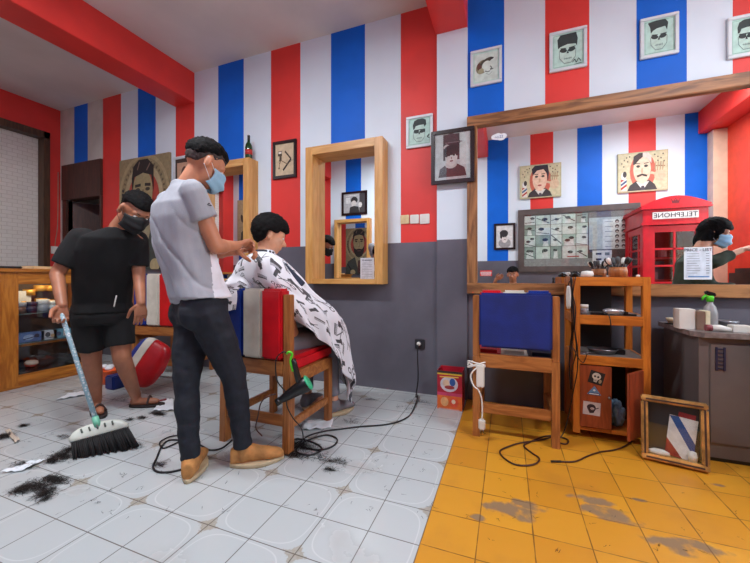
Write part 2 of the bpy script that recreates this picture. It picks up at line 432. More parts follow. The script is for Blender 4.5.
# ---- left wall: red surround, dark timber frame, white painted brick inside ----
m = MB(); LY1, LZ1, LZ0 = 2.775, 2.95, 0.0
m.box(XL-.12, XL, LY1, WALL_Y+.12, 0, CEIL); m.box(XL-.12, XL, OPP_Y-.12, LY1, LZ1, CEIL)
m.box(XL-.12, XL, OPP_Y-.12, OPP_Y+.3, 0, LZ1)
struct(m.build('wall_left', RED))
def brick():
    mm, t, b = base_mat('white_painted_brick', .75)
    tc = t.new('ShaderNodeTexCoord'); mp = t.new('ShaderNodeMapping'); mp.inputs['Rotation'].default_value = (0, PI/2, 0)
    sp = t.new('ShaderNodeSeparateXYZ'); t.link(tc.outputs['Object'], sp.inputs[0]); cb = t.new('ShaderNodeCombineXYZ'); t.link(sp.outputs[1], cb.inputs[0]); t.link(sp.outputs[2], cb.inputs[1])
    br = t.new('ShaderNodeTexBrick'); br.inputs['Scale'].default_value = 5; br.inputs['Mortar Size'].default_value = .02; br.inputs['Mortar Smooth'].default_value = .6
    br.inputs['Color1'].default_value = lin((232, 228, 222)); br.inputs['Color2'].default_value = lin((226, 222, 216)); br.inputs['Mortar'].default_value = lin((206, 200, 192))
    t.link(cb.outputs[0], br.inputs['Vector']); t.link(br.outputs['Color'], b.inputs['Base Color'])
    bp = t.new('ShaderNodeBump'); bp.inputs['Strength'].default_value = .4; bp.inputs['Distance'].default_value = .01; bp.invert = True
    t.link(br.outputs['Fac'], bp.inputs['Height']); t.link(bp.outputs[0], b.inputs['Normal']); return mm
m = MB(); m.box(XL-.2, XL-.12, OPP_Y-.12, WALL_Y, 0, CEIL); struct(m.build('wall_left_inner', brick()))
m = MB(); m.box(XL-.11, XL+.025, LY1-.07, LY1, 0, LZ1, .004); m.box(XL-.11, XL+.025, OPP_Y+.3, LY1, LZ1-.09, LZ1, .004)
struct(m.build('trim_6', wood('door_frame_brown', (92, 62, 40), (62, 40, 26), .5, 'Z')))
# thin cable and a switch on the left red surround
m = MB(); pa = at_side(57, 165, XL+.01); pb = at_side(51, 238, XL+.01)
m.tube(smooth_path([V((XL+.008, 2.87, 2.45)), V((XL+.008, 2.865, 1.75)), V((XL+.008, 2.84, 1.5)), V((XL+.008, 2.835, 1.42))]), .004)
tag(m.build('wall_cable', M('old_cable', (150, 140, 120), .6), None, (XL+.008, 2.84, 1.42)), 'thin pale cable running down the red corner to a switch', 'cable')
s = thing('light_switch', (XL, 2.835, 1.33), 'small square white switch on the red surround of the brick opening', 'switch')
m = MB(); m.box(XL, XL+.012, 2.79, 2.88, 1.32, 1.42, .003); m.build('plate', WHITEP, s)
m = MB(); m.box(XL+.012, XL+.018, 2.815, 2.855, 1.345, 1.395, .002); m.build('rocker', WHITEP, s)

# lamps of the room: ceiling tubes, plus an added one for the brick bay
TUBE_E = bpy.data.materials.new('lit_tube'); TUBE_E.use_nodes = True
_b = TUBE_E.node_tree.nodes['Principled BSDF']; _b.inputs['Emission Color'].default_value = (1, .97, .93, 1); _b.inputs['Emission Strength'].default_value = 6
def tube_lamp(x, y, power, label, length=1.2):
    t = thing('ceiling_tube_lamp', (x, y, CEIL-.09), label, 'lamp', None)
    mm = MB(); mm.box(x-length/2, x+length/2, y-.03, y+.03, CEIL-.045, CEIL-.001, .005); mm.build('lamp_housing', WHITEP, t)
    mm = MB(); mm.tube([(x-length/2+.03, y, CEIL-.07), (x+length/2-.03, y, CEIL-.07)], .014, 12); mm.build('tube', TUBE_E, t)
    for q in (x-length/2+.005, x+length/2-.03): mm = MB(); mm.box(q, q+.025, y-.015, y+.015, CEIL-.09, CEIL-.04); mm.build('socket', WHITEP, t)
    ld = bpy.data.lights.new('tube_light', 'AREA'); ld.shape = 'RECTANGLE'; ld.size = length; ld.size_y = .08; ld.energy = power; ld.color = (.90, .96, 1)
    lo = bpy.data.objects.new('tube_light', ld); C.objects.link(lo); lo.location = (x, y, CEIL-.1)
tube_lamp(-1.75, .75, 82, 'white ceiling tube lamp over the middle bay')
tube_lamp(1.9, .9, 70, 'white ceiling tube lamp over the yellow tiled bay')
tube_lamp(-4.7, .2, 19, 'added ceiling tube lamp, out of view, brightening the brick opening of the shaded bay')  # extra unseen lamp, added to brighten the painted brick
ld = bpy.data.lights.new('daylight', 'AREA'); ld.shape = 'RECTANGLE'; ld.size = WY1-WY0-.1; ld.size_y = WZ1-WZ0-.1; ld.energy = 85; ld.color = (.88, .94, 1)
lo = bpy.data.objects.new('daylight', ld); C.objects.link(lo); lo.location = (XR+.3, (WY0+WY1)/2, (WZ0+WZ1)/2+.1); lo.rotation_euler = (0, math.radians(82), 0)
wd = bpy.data.worlds.new('day'); bpy.context.scene.world = wd; wd.use_nodes = True
_n = wd.node_tree.nodes; sky = _n.new('ShaderNodeTexSky'); sky.sky_type = 'PREETHAM' if False else 'NISHITA'; sky.sun_disc = False; sky.sun_elevation = .8
_n['Background'].inputs[1].default_value = .25; wd.node_tree.links.new(sky.outputs[0], _n['Background'].inputs[0])

# ---- camera ----
cam = bpy.data.cameras.new('camera'); co = bpy.data.objects.new('camera', cam); C.objects.link(co); bpy.context.scene.camera = co
cam.sensor_width = 36; cam.lens = FPX/750*36; co.location = (0, 0, 1.0); co.rotation_euler = (PI/2, 0, math.atan2(SA, CA))
cam.shift_y = -(281.5-277)/750; cam.clip_start = .02
vs = bpy.context.scene.view_settings; vs.view_transform = 'Standard'; vs.look = 'None'; vs.exposure = -.08; vs.gamma = 1; vs.use_curve_mapping = False
bpy.context.scene.cycles.glossy_bounces = 8; bpy.context.scene.cycles.max_bounces = 12; bpy.context.scene.cycles.transparent_max_bounces = 16
# ================= mirrors =================
def box_mirror(x0, x1, z0, z1, yb, out, depth, th, label, cat='mirror', group=None):
    """open-fronted pine box with a looking glass at its back"""
    t = thing('wall_mirror', ((x0+x1)/2, yb, z0), label, cat, group)
    ys = sorted((yb, yb+out*depth))
    for nm, bx, mt in (('side_panel', (x0, x0+th, *ys, z0, z1), BOXWOOD_Z), ('side_panel', (x1-th, x1, *ys, z0, z1), BOXWOOD_Z),
                       ('top_panel', (x0+th, x1-th, *ys, z1-th, z1), BOXWOOD_X), ('bottom_panel', (x0+th, x1-th, *ys, z0, z0+th*.6), BOXWOOD_X)):
        m = MB(); m.box(*bx, .003); m.build(nm, mt, t)
    m = MB(); yg = sorted((yb+out*.001, yb+out*.02)); m.box(x0+th, x1-th, *yg, z0+th*.6, z1-th); m.build('glass', MIRROR, t)
    return t
bm1 = box_mirror(-1.755, -.99, .937, 2.205, WALL_Y, -1, .14, .075, 'pine box mirror in front of the seated boy, paper taped in its corner')
bm2 = box_mirror(-3.17, -2.41, .937, 2.20, WALL_Y, -1, .14, .075, 'tall pine box mirror behind the barber, with a green bottle standing on top')
bm3 = box_mirror(-3.17, -2.42, .95, 2.12, OPP_Y, 1, .12, .06, 'pine box mirror on the opposite wall, reflected before the seated boy')
# big framed mirror
bt = thing('framed_mirror', (.7, WALL_Y, .87), 'very wide mirror in a knotty brown timber frame behind the shelf rack and desk', 'mirror')
MX0, MX1, MZ0, MZ1 = -.30, 1.95, .867, 2.285
m = MB(); m.box(MX0, MX0+.078, MIR_Y-.03, WALL_Y, MZ0+.084, MZ1-.086, .004); m.build('frame_post', FRAMEWOOD_Z, bt)
m = MB(); m.box(MX1-.078, MX1, MIR_Y-.03, WALL_Y, MZ0+.084, MZ1-.086, .004); m.build('frame_post', FRAMEWOOD_Z, bt)
m = MB(); m.box(MX0, MX1, MIR_Y-.032, WALL_Y, MZ1-.085, MZ1, .004); m.build('top_rail', FRAMEWOOD_X, bt)
m = MB(); m.box(MX0, MX1, MIR_Y-.035, WALL_Y, MZ0, MZ0+.085, .004); m.build('bottom_rail', FRAMEWOOD_X, bt)
m = MB(); m.box(MX0+.07, MX1-.07, MIR_Y, WALL_Y-.002, MZ0+.08, MZ1-.08); gl = m.build('glass', MIRROR, bt)

# bottle on the left box mirror
p = V((-2.455, 2.81, 2.20))
b = thing('bottle', p, 'green glass bottle standing on top of the pine mirror behind the barber', 'bottle')
m = MB(); m.lathe([(0, .001), (.032, .001), (.036, .008), (.036, .12), (.03, .145), (.014, .175), (.012, .215), (.0, .215)], p); m.build('glass_body', M('green_glass', (28, 62, 34), .12, var=.1), b)
m = MB(); m.lathe([(0, .19), (.0135, .19), (.0135, .24), (0, .24)], p); m.build('cap', M('dark_foil', (30, 24, 26), .3), b)
m = MB(); m.lathe([(.0364, .04), (.0364, .09)], p, smooth=True); m.b.faces.ensure_lookup_table(); m.build('bottle_label', M('red_label', (180, 40, 36), .5), b)

# ================= framed sketches =================
GREENP = (176, 210, 200)
INK, INK2 = (40, 52, 52), (96, 120, 116)
def sketch(hair, glasses=True, jaw=True, dark=INK, extra=None):
    a = [rect2((138, 176, 164), .03, .03, .97, .97), rect2(GREENP, .05, .05, .95, .95)]
    a += [ell2((180, 208, 198), .48, .47, .23, .31), hair]
    a += [ell2(dark, .38, .50, .10, .05, -8), ell2(dark, .60, .50, .10, .05, 8), line2(dark, [(.3, .56), (.46, .545)], .02), line2(dark, [(.53, .545), (.7, .56)], .02)]
    a += [(dark, [(.46, .42), (.53, .42), (.495, .5)]), line2(INK2, [(.27, .5), (.28, .32), (.40, .19), (.58, .19), (.70, .32), (.71, .5)], .014)]
    a += [line2(INK2, [(.38, .3), (.6, .3)], .012)]+[line2(INK2, [(x, .27), (x, .33)], .01) for x in (.42, .46, .5, .54, .58)]
    a += extra or []
    return zoom(a, 1.22, .5, .52, 2)
pompadour = (INK, [(.26, .58), (.25, .72), (.3, .84), (.44, .9), (.62, .92), (.74, .84), (.76, .7), (.7, .62), (.66, .7), (.5, .7), (.36, .68), (.32, .6)])
flat_top = (INK, [(.24, .56), (.22, .78), (.3, .88), (.72, .9), (.76, .74), (.74, .56), (.70, .62), (.5, .64), (.3, .6)])
swept = (INK, [(.28, .6), (.26, .74), (.2, .86), (.42, .9), (.66, .9), (.74, .8), (.71, .62), (.66, .72), (.44, .7), (.34, .66)])
shades = [rect2(INK, .3, .46, .48, .56), rect2(INK, .54, .46, .72, .56), line2(INK, [(.3, .55), (.72, .55)], .025)]
sig = [line2(INK, [(.62, .18), (.68, .25), (.72, .16), (.78, .26), (.84, .18)], .018), line2(INK, [(.66, .12), (.86, .14)], .014)]
side_skull = [rect2((196, 212, 204), .05, .05, .95, .95), ell2((120, 116, 92), .36, .52, .27, .21, 32), ell2((88, 50, 44), .24, .52, .09, .14, 10), ell2((64, 60, 48), .5, .68, .26, .08, 20), ell2((40, 44, 50), .72, .74, .08, .035, 10),
    ell2((206, 220, 210), .54, .5, .2, .19, 0), ell2((150, 150, 120), .3, .38, .12, .09, 20), line2(INK, [(.66, .5), (.72, .44), (.66, .38), (.78, .4)], .03), line2(INK, [(.46, .36), (.56, .32), (.66, .34)], .025), line2(INK2, [(.5, .28), (.62, .22), (.74, .3)], .012)]
def zoom(a, k, cx=.5, cy=.5, keep=1):
    a = flat(a); return a[:keep]+[(c, [(min(.97, max(.03, cx+(x-cx)*k)), min(.97, max(.03, cy+(y-cy)*k))) for x, y in p]) for c, p in a[keep:]]
def pic_px(tl, br, y, out, *a, **k):
    A = at_wall(*tl, y); B = at_wall(*br, y)
    return picture('framed_picture', (A.x, A.z), (B.x, B.z), WALL_Y if out < 0 else OPP_Y, out, *a, **k)
G6 = 'pale green haircut sketches in white frames'
yf = WALL_Y-.02
pic_px((406, 117.3), (432.7, 145), yf, -1, .022, .02, WHITEFRAME, GREENP, sketch(pompadour, extra=shades+[line2(INK, [(.8, .3), (.88, .38)], .05), line2(INK, [(.8, .3), (.9, .26)], .03)]), 'green sketch of a face in dark glasses, beside the dark framed portrait', 'picture', G6)
pic_px((470.4, 51.5), (502, 81), yf, -1, .022, .02, WHITEFRAME, GREENP, side_skull, 'white framed sketch of a skull in profile on the blue stripe above the mirror corner', 'picture', G6)
pic_px((549.5, 33), (587.3, 65.5), yf, -1, .022, .02, WHITEFRAME, GREENP, sketch(flat_top, extra=sig), 'white framed green sketch of a face with flat black hair on the red stripe', 'picture', G6)
pic_px((640.5, 19), (679.5, 52), yf, -1, .022, .02, WHITEFRAME, GREENP, sketch(swept), 'white framed green sketch of a face with swept-up hair on the blue stripe', 'picture', G6)
pic_px((728, 17.5), (768, 52), yf, -1, .022, .02, WHITEFRAME, GREENP, sketch(pompadour, extra=shades), 'white framed green sketch highest above the desk, beyond the blue stripe', 'picture', G6)

# dark framed portrait on the column
photo = [rect2((190, 190, 192), 0, 0, 1, 1), rect2((196, 196, 198), .04, .5, .24, .97), rect2((206, 206, 206), .72, .3, .98, .97), rect2((64, 34, 44), .24, .42, .70, .98),
    ell2((82, 44, 54), .46, .86, .2, .14), ell2((188, 176, 174), .36, .72, .12, .05, 10), ell2((70, 40, 48), .5, .8, .2, .07, -6), ell2((52, 30, 40), .68, .8, .05, .035), line2((120, 90, 96), [(.3, .8), (.78, .8)], .02),
    (  (52, 30, 38), [(.1, .06), (.14, .24), (.3, .32), (.62, .34), (.84, .24), (.9, .06)]), ell2((190, 182, 180), .46, .33, .17, .09), ell2((204, 196, 194), .47, .47, .14, .155), ell2((46, 26, 34), .47, .59, .17, .09), ell2((46, 26, 34), .36, .55, .05, .08), ell2((46, 26, 34), .6, .55, .04, .07),
    ell2((40, 26, 32), .42, .50, .026, .016), ell2((40, 26, 32), .53, .50, .026, .016), line2((70, 46, 50), [(.38, .53), (.44, .535)], .012), line2((70, 46, 50), [(.5, .535), (.56, .53)], .012), ell2((150, 120, 120), .475, .45, .014, .022), ell2((120, 72, 76), .475, .40, .04, .014),
    line2((90, 66, 72), [(.12, .08), (.88, .1)], .012), rect2((60, 36, 44), .1, .02, .9, .07)]
photo = photo[:8]+zoom(photo[8:11], 1, keep=3)+zoom(photo[11:], 1.25, .47, .40, 0)
A = at_wall(431, 132, 2.82); B = at_wall(474.4, 181, 2.82)
picture('framed_photograph', (A.x, A.z), (B.x, B.z), WALL_Y-.061, -1, .032, .022, DARKFRAME, (60, 36, 42), photo, 'large dark framed monochrome portrait of a child getting a haircut, hung on the white column', 'picture', glassy=True)
# razor picture
raz = [rect2((196, 176, 146), 0, 0, 1, 1), rect2((70, 58, 44), .14, .62, .36, .78), rect2((216, 210, 198), .17, .7, .33, .76), rect2((70, 58, 44), .22, .46, .34, .62), line2((90, 70, 50), [(.2, .5), (.22, .3), (.18, .24)], .03), line2((90, 70, 50), [(.3, .48), (.24, .38)], .03), ell2((90, 70, 50), .2, .24, .04, .03),
       line2((64, 52, 42), [(.52, .76), (.84, .5)], .06), line2((40, 30, 28), [(.86, .5), (.42, .16)], .07), line2((120, 100, 76), [(.36, .46), (.66, .34)], .03), line2((110, 90, 70), [(.7, .36), (.95, .46)], .015)]
A = at_wall(272.5, 142.3, yf); B = at_wall(296, 176.6, yf)
picture('framed_picture', (A.x, A.z), (B.x, B.z), WALL_Y, -1, .03, .022, DARKFRAME, (196, 176, 146), raz, 'dark framed drawing of a clipper and folding razor on the red stripe', 'picture')
# bearded man poster (own drawing)
def ring_ticks(col, cx, cy, rx, ry, a0, a1, n, w, l):
    out = []
    for k in range(n):
        a = math.radians(a0+(a1-a0)*k/(n-1)); c, s_ = math.cos(a), math.sin(a)
        out.append(line2(col, [(cx+rx*c, cy+ry*s_), (cx+(rx+l)*c, cy+(ry+l*ry/rx)*s_)], w))
    return out
TAN, TAN2, DK, SK = (140, 124, 92), (160, 144, 108), (34, 26, 26), (156, 142, 104)
bearded = [rect2(TAN, 0, 0, 1, 1), ell2(TAN2, .5, .64, .44, .32, n=40), ell2(TAN, .5, .64, .40, .29, n=40), ell2((170, 154, 120), .5, .64, .33, .24, n=40), ell2((168, 62, 50), .5, .63, .27, .20, n=36)]
bearded += ring_ticks((96, 82, 60), .5, .64, .345, .25, 200, -20, 26, .016, .03)+ring_ticks(DK, .5, .64, .35, .255, 168, 212, 8, .02, .035)
bearded += [(( 60, 66, 60), [(.02, 0), (.04, .2), (.14, .32), (.36, .40), (.64, .40), (.86, .32), (.96, .2), (.98, 0)]), ((150, 140, 110), [(.36, .42), (.5, .1), (.64, .42)]), ((80, 40, 36), [(.47, .34), (.53, .34), (.55, .12), (.5, .06), (.45, .12)]),
    ell2(SK, .49, .67, .175, .17), (DK, [(.31, .62), (.33, .5), (.4, .42), (.5, .39), (.6, .42), (.66, .5), (.68, .62), (.62, .56), (.58, .545), (.5, .555), (.41, .545), (.36, .56)]),
    (DK, [(.31, .66), (.30, .78), (.33, .87), (.42, .915), (.58, .915), (.68, .86), (.68, .66), (.64, .79), (.5, .815), (.35, .79)]), line2((120, 96, 84), [(.4, .84), (.44, .9)], .014), line2((120, 96, 84), [(.56, .83), (.62, .88)], .014),
    line2(DK, [(.36, .72), (.46, .725)], .022), line2(DK, [(.53, .725), (.63, .72)], .022), ell2((60, 50, 40), .41, .69, .04, .014), ell2((60, 50, 40), .58, .69, .04, .014), (( 112, 98, 68), [(.47, .59), (.53, .59), (.51, .69), (.49, .69)]), ell2((180, 168, 130), .495, .63, .012, .04), line2((110, 70, 60), [(.45, .515), (.55, .515)], .014),
    line2(DK, [(.12, .28), (.3, .12)], .03), line2(DK, [(.88, .28), (.7, .12)], .03), ell2((176, 160, 120), .3, .12, .08, .05), ell2((176, 160, 120), .7, .12, .08, .05)]
bearded = [bearded[0]]+[(c, [(min(1, max(0, .5+(x-.5)*1.15)), min(1, max(0, .64+(y-.64)*1.18+.01))) for x, y in p]) for c, p in flat(bearded[1:])]
A = at_wall(119.5, 161, 2.875)
picture('canvas_picture', (-4.53, A.z), (-3.66, A.z-1.36), WALL_Y, -1, 0, .025, DARKFRAME, TAN, bearded, 'tall tan canvas of a bearded man, above the bending man in black', 'poster')
A = at_wall(175, 157, yf)
picture('framed_picture', (-3.61, A.z), (-3.27, A.z-.5), WALL_Y, -1, .03, .022, WHITEFRAME, (188, 150, 120), [rect2((60, 44, 40), .0, .0, 1, 1), rect2((190, 150, 124), .1, .1, .9, .9), ell2((90, 60, 50), .5, .5, .2, .3)], "silver framed brownish picture mostly hidden behind the barber's head", 'picture')

# ================= opposite wall, seen in mirrors =================
def opp_px(tl, br, y=None):
    y = y or 2*MIR_Y-OPP_Y
    A = at_wall(*tl, y); B = at_wall(*br, y); return (A.x, A.z), (B.x, B.z)
def cartoon(hair, face, tie, moustache=True):
    a = [rect2((178, 172, 138), 0, 0, 1, 1), rect2((196, 190, 156), .02, .03, .98, .97), ell2((190, 96, 76), .5, .5, .2, .36), (( 58, 50, 52), [(.26, .02), (.3, .24), (.4, .32), (.6, .32), (.68, .24), (.72, .02)]), (( 214, 208, 200), [(.4, .3), (.5, .02), (.6, .3)]), (tie, [(.48, .22), (.52, .22), (.54, .06), (.5, .02), (.46, .06)]),
        ell2(face, .49, .54, .135, .28), hair, ell2((60, 56, 50), .43, .60, .03, .025), ell2((60, 56, 50), .55, .60, .03, .025), line2((50, 40, 36), [(.39, .66), (.46, .65)], .015), line2((50, 40, 36), [(.52, .65), (.59, .66)], .015), ell2((200, 160, 130), .49, .51, .018, .05)]
    a = zoom(a, 1.3, .49, .48, 2)
    if moustache: a += [(( 60, 46, 40), [(.38, .41), (.49, .45), (.60, .41), (.58, .36), (.49, .40), (.40, .36)])]
    else: a += [ell2((170, 80, 76), .49, .37, .05, .025)]
    # barber pole, comb hand, stars
    a += [rect2((220, 214, 206), .06, .04, .18, .34), (( 170, 50, 44), [(.06, .06), (.18, .16), (.18, .22), (.06, .12)]), (( 60, 90, 130), [(.06, .16), (.18, .26), (.18, .32), (.06, .22)]), (( 170, 50, 44), [(.06, .26), (.14, .33), (.06, .33)]), ell2((220, 220, 216), .12, .42, .055, .1), ell2((60, 52, 52), .14, .46, .04, .08)]
    a += [ell2((206, 180, 150), .84, .38, .11, .15), line2((150, 120, 90), [(.76, .62), (.94, .6)], .03)]+[line2((170, 140, 110), [(.74+.05*k, .5), (.76+.05*k, .72)], .02) for k in range(4)]+[line2((206, 180, 150), [(.66, .46), (.8, .4)], .06)]
    a += [ell2((70, 60, 56), x, y, .013, .02) for x, y in ((.08, .74), (.13, .82), (.18, .88), (.12, .66), (.24, .9), (.2, .78), (.74, .9), (.8, .84), (.86, .8), (.92, .72), (.8, .74), (.9, .9))]
    return a
h1 = ((38, 34, 48), [(.36, .62), (.34, .78), (.4, .9), (.52, .93), (.64, .86), (.66, .66), (.64, .44), (.62, .66), (.56, .76), (.44, .74), (.38, .66)])
h2 = ((54, 44, 46), [(.35, .64), (.36, .8), (.44, .9), (.5, .92), (.5, .78), (.44, .72), (.38, .64)])
h2b = ((206, 200, 190), [(.5, .78), (.5, .92), (.58, .9), (.63, .78), (.63, .64), (.58, .74)])
a, bq = opp_px((519.7, 167), (561, 196.5)); picture('canvas_picture', a, bq, OPP_Y, 1, 0, .03, DARKFRAME, (178, 172, 138), cartoon(h1, (226, 190, 166), (70, 60, 70), False), 'tan canvas of a smooth-faced person with striped pole, reflected above the photo board', 'picture', 'cartoon barber canvases on the opposite wall')
a, bq = opp_px((617.3, 155), (667.3, 190)); picture('canvas_picture', a, bq, OPP_Y, 1, 0, .03, DARKFRAME, (178, 172, 138), cartoon(h2, (222, 196, 170), (70, 60, 70))+zoom([h2b], 1.3, .49, .48, 0), 'tan canvas of a moustached man, reflected above the red telephone box', 'picture', 'cartoon barber canvases on the opposite wall')
a, bq = opp_px((494, 224), (515.5, 249.5)); picture('framed_photograph', a, bq, OPP_Y, 1, .035, .02, DARKFRAME, (200, 200, 200), [rect2((206, 206, 208), 0, 0, 1, 1), ell2((150, 148, 150), .5, .2, .36, .22), ell2((214, 208, 206), .5, .45, .19, .24), ell2((44, 40, 44), .46, .64, .25, .16), ell2((44, 40, 44), .3, .54, .07, .14), ell2((60, 56, 60), .44, .48, .03, .02), ell2((60, 56, 60), .58, .48, .03, .02), ell2((120, 100, 100), .52, .36, .05, .02)], 'small black framed photo of a smiling boy, reflected beside the photo board', 'picture')
a, bq = opp_px((341.5, 192.5), (367, 214)); picture('framed_photograph', a, bq, OPP_Y, 1, .045, .02, DARKFRAME, (150, 150, 152), [rect2((168, 168, 172), 0, 0, 1, 1), rect2((60, 56, 60), .74, .0, 1, 1), ell2((36, 34, 38), .5, .66, .16, .18), ell2((196, 190, 188), .48, .48, .12, .16), ((44, 42, 46), [(.26, 0), (.3, .3), (.5, .36), (.7, .3), (.74, 0)]), rect2((206, 206, 208), .1, .5, .3, .8), ell2((210, 206, 204), .78, .4, .08, .14), line2((220, 220, 220), [(.1, .9), (.7, .92)], .03)], "dark framed monochrome salon photo reflected in the seated boy's mirror", 'picture')
# photo board
random.seed(11)
a, bq = opp_px((518, 210.5), (640, 271.5))
col = [rect2((88, 80, 78), 0, 0, 1, 1), rect2((186, 196, 196), .62, .3, 1, .9), rect2((150, 150, 148), 0, .0, 1, .14), rect2((112, 104, 100), .62, .88, 1, 1)]
GR = [(196, 212, 202), (168, 190, 178), (206, 216, 210), (140, 160, 150)]
xs = [.0, .115, .26, .37, .5, .61]; ys = [.14, .38, .60, .80, .98]
for i in range(5):
    for j in range(4):
        x0, x1_, y0, y1_ = xs[i]+.004, xs[i+1]-.002, ys[j]+.004, ys[j+1]-.003
        w_, h_ = x1_-x0, y1_-y0
        col.append(rect2(random.choice(GR), x0, y0, x1_, y1_))
        for q in range(random.choice((1, 1, 2))):
            cx = x0+w_*random.uniform(.3, .7); cy = y0+h_*random.uniform(.35, .6)
            fr = min(w_, h_)*.30
            col += [((214, 220, 216), [(cx-w_*.22, y0+.002), (cx-w_*.14, cy-fr*.4), (cx+w_*.14, cy-fr*.4), (cx+w_*.22, y0+.002)]), ell2((206, 210, 204), cx, cy, fr*.6, fr, n=10), ell2((44, 46, 46), cx+random.uniform(-.006, .006), cy+fr*.7, fr*.7, fr*.75, random.uniform(-30, 30), n=10)]
        if random.random() < .6: col.append(line2((50, 52, 52), [(x0+w_*.05, y0+h_*random.random()), (x1_-w_*.05, y0+h_*random.random())], .012))
col += [rect2((222, 228, 228), .74, .3, .94, .84)]
for k in range(6):
    yy = .8-.09*k
    col += [line2((110, 116, 116), [(.76, yy), (.83, yy)], .008), ell2((50, 50, 52), .865, yy, .018, .035, n=10), ell2((60, 60, 62), .92, yy, .018, .035, n=10), ell2((196, 186, 180), .865, yy-.012, .012, .018, n=8), ell2((196, 186, 180), .92, yy-.012, .012, .018, n=8)]
col += [rect2((226, 228, 228), .65, .03, .82, .28), rect2((40, 42, 44), .68, .2, .73, .235), rect2((40, 42, 44), .68, .1, .73, .135), rect2((120, 124, 124), .76, .19, .8, .24), rect2((120, 124, 124), .76, .09, .8, .14), line2((170, 70, 60), [(.42, .18), (.53, .18)], .02)]
picture('photo_board', a, bq, OPP_Y, 1, .09, .03, M('board_frame', (84, 74, 72), .5), (88, 80, 78), col, 'long grey framed board of haircut photographs, reflected beside the telephone box', 'board', glassy=True)
# poster on opposite wall at far left
pl = [rect2((160, 144, 112), 0, 0, 1, 1), (( 60, 62, 56), [(.1, 0), (.16, .4), (.4, .52), (.7, .52), (.9, .4), (.95, 0)]), ell2((170, 150, 118), .52, .66, .16, .13), ell2((40, 30, 30), .52, .78, .17, .08), ((40, 30, 30), [(.38, .66), (.42, .54), (.52, .5), (.62, .54), (.66, .66), (.52, .58)]), line2((60, 50, 44), [(.1, .1), (.3, .36), (.34, .6)], .03), ell2((50, 44, 38), .2, .66, .05, .08, 30), ell2((50, 44, 38), .3, .5, .05, .07, -30), ell2((120, 60, 50), .3, .2, .08, .04)]
picture('canvas_picture', (-5.66, 2.72), (-5.0, 1.5), OPP_Y, 1, 0, .025, DARKFRAME, (160, 144, 112), pl, 'brown canvas of a man with leaves, glimpsed in the pine mirror beside the barber', 'poster')

# ================= things stuck on the mirrors =================
def sheet(uL, vT, uR, vB, y, name, label, art, cat, titles=()):
    A = at_wall(uL, vT, y); B = at_wall(uR, vB, y); w_, h_ = B.x-A.x, A.z-B.z
    t = thing(name, ((A.x+B.x)/2, y, B.z), label, cat)
    m = MB(); m.box(A.x, B.x, y-.0012, y-.0002, B.z, A.z); m.build('paper_sheet', PAPER, t)
    art_mesh('print', art, (A.x, y-.0012, B.z), (1, 0, 0), (0, 0, 1), w_, h_, t, start=.0003)
    for txt, cx, cy, sz, c_ in titles: text_mesh(txt, sz*h_, pm(c_), 'lettering', t, (A.x+cx*w_, y-.0030, B.z+cy*h_), (1, 0, 0), (0, 0, 1), .0003)
    return t
rows = [rect2((206, 214, 226), .05, .05, .95, .95)]
for k in range(9):
    yy = .80-.075*k
    rows += [line2((120, 128, 140), [(.1, yy), (.1+random.uniform(.28, .5), yy)], .014), line2((90, 96, 110), [(.78, yy), (.9, yy)], .016)]
rows += [line2((70, 130, 190), [(.14, .09), (.9, .09)], .028)]
sheet(684, 247.5, 712, 279.5, MIR_Y-.0005, 'price_list_sheet', 'white printed price list sheet stuck on the big mirror above the spray bottle', rows, 'sign', (('PRICE - LIST', .5, .915, .13, (36, 40, 56)),))
rows2 = [rect2((206, 208, 218), .03, .03, .97, .97)]+[line2((130, 132, 146), [(.12, .78-.07*k), (.88 if k % 3 else .6, .78-.07*k)], .012) for k in range(10)]+[ell2((120, 124, 140), .2, .9, .05, .035), line2((60, 64, 84), [(.3, .9), (.86, .9)], .03), line2((60, 64, 84), [(.5, .06), (.9, .06)], .02)]
sheet(360.5, 258, 374, 281.5, WALL_Y-.0205, 'paper_notice', "white printed notice taped low inside the seated boy's mirror", rows2, 'sign')
# white cloud sticker at the top, tiny red sticker at the bottom left
A = at_wall(499, 137, MIR_Y-.0005)
t = thing('cloud_sticker', A, "small white cloud shaped sticker under the big mirror's top rail", 'sticker')
m = MB(); mw = .068
for k, (dx, dz, rx, rz) in enumerate(((0, 0, .055, .022), (-.03, .004, .028, .02), (.03, .004, .028, .02), (-.01, .012, .03, .018), (.016, -.01, .03, .018))):
    pts = [A+V((dx+rx*math.cos(2*PI*i/18), -.0002*k, dz+rz*math.sin(2*PI*i/18))) for i in range(18)]; m.prism(pts, (0, -.0006, 0))
m.build('sticker_face', PAPER, t)
text_mesh('no:22', .028, pm((60, 80, 140)), 'lettering', t, A+V((0, -.0026, 0)), (1, 0, 0), (0, 0, 1), .0003)
A = at_wall(480, 270.5, MIR_Y-.0005); B = at_wall(492, 276, MIR_Y-.0005)
t = thing('red_sticker', ((A.x+B.x)/2, MIR_Y-.0005, B.z), 'tiny red and white sticker low in the corner of the big mirror', 'sticker')
m = MB(); m.box(A.x, B.x, MIR_Y-.0015, MIR_Y-.0007, B.z, A.z); m.build('sticker_face', M('sticker_red', (214, 60, 60), .5), t)
art_mesh('print', [rect2((230, 226, 226), .06, .42, .2+.74, .74), line2((190, 50, 50), [(.12, .58), (.88, .58)], .1), line2((236, 232, 232), [(.1, .2), (.9, .2)], .12)], (A.x, MIR_Y-.0015, B.z), (1, 0, 0), (0, 0, 1), B.x-A.x, A.z-B.z, t)

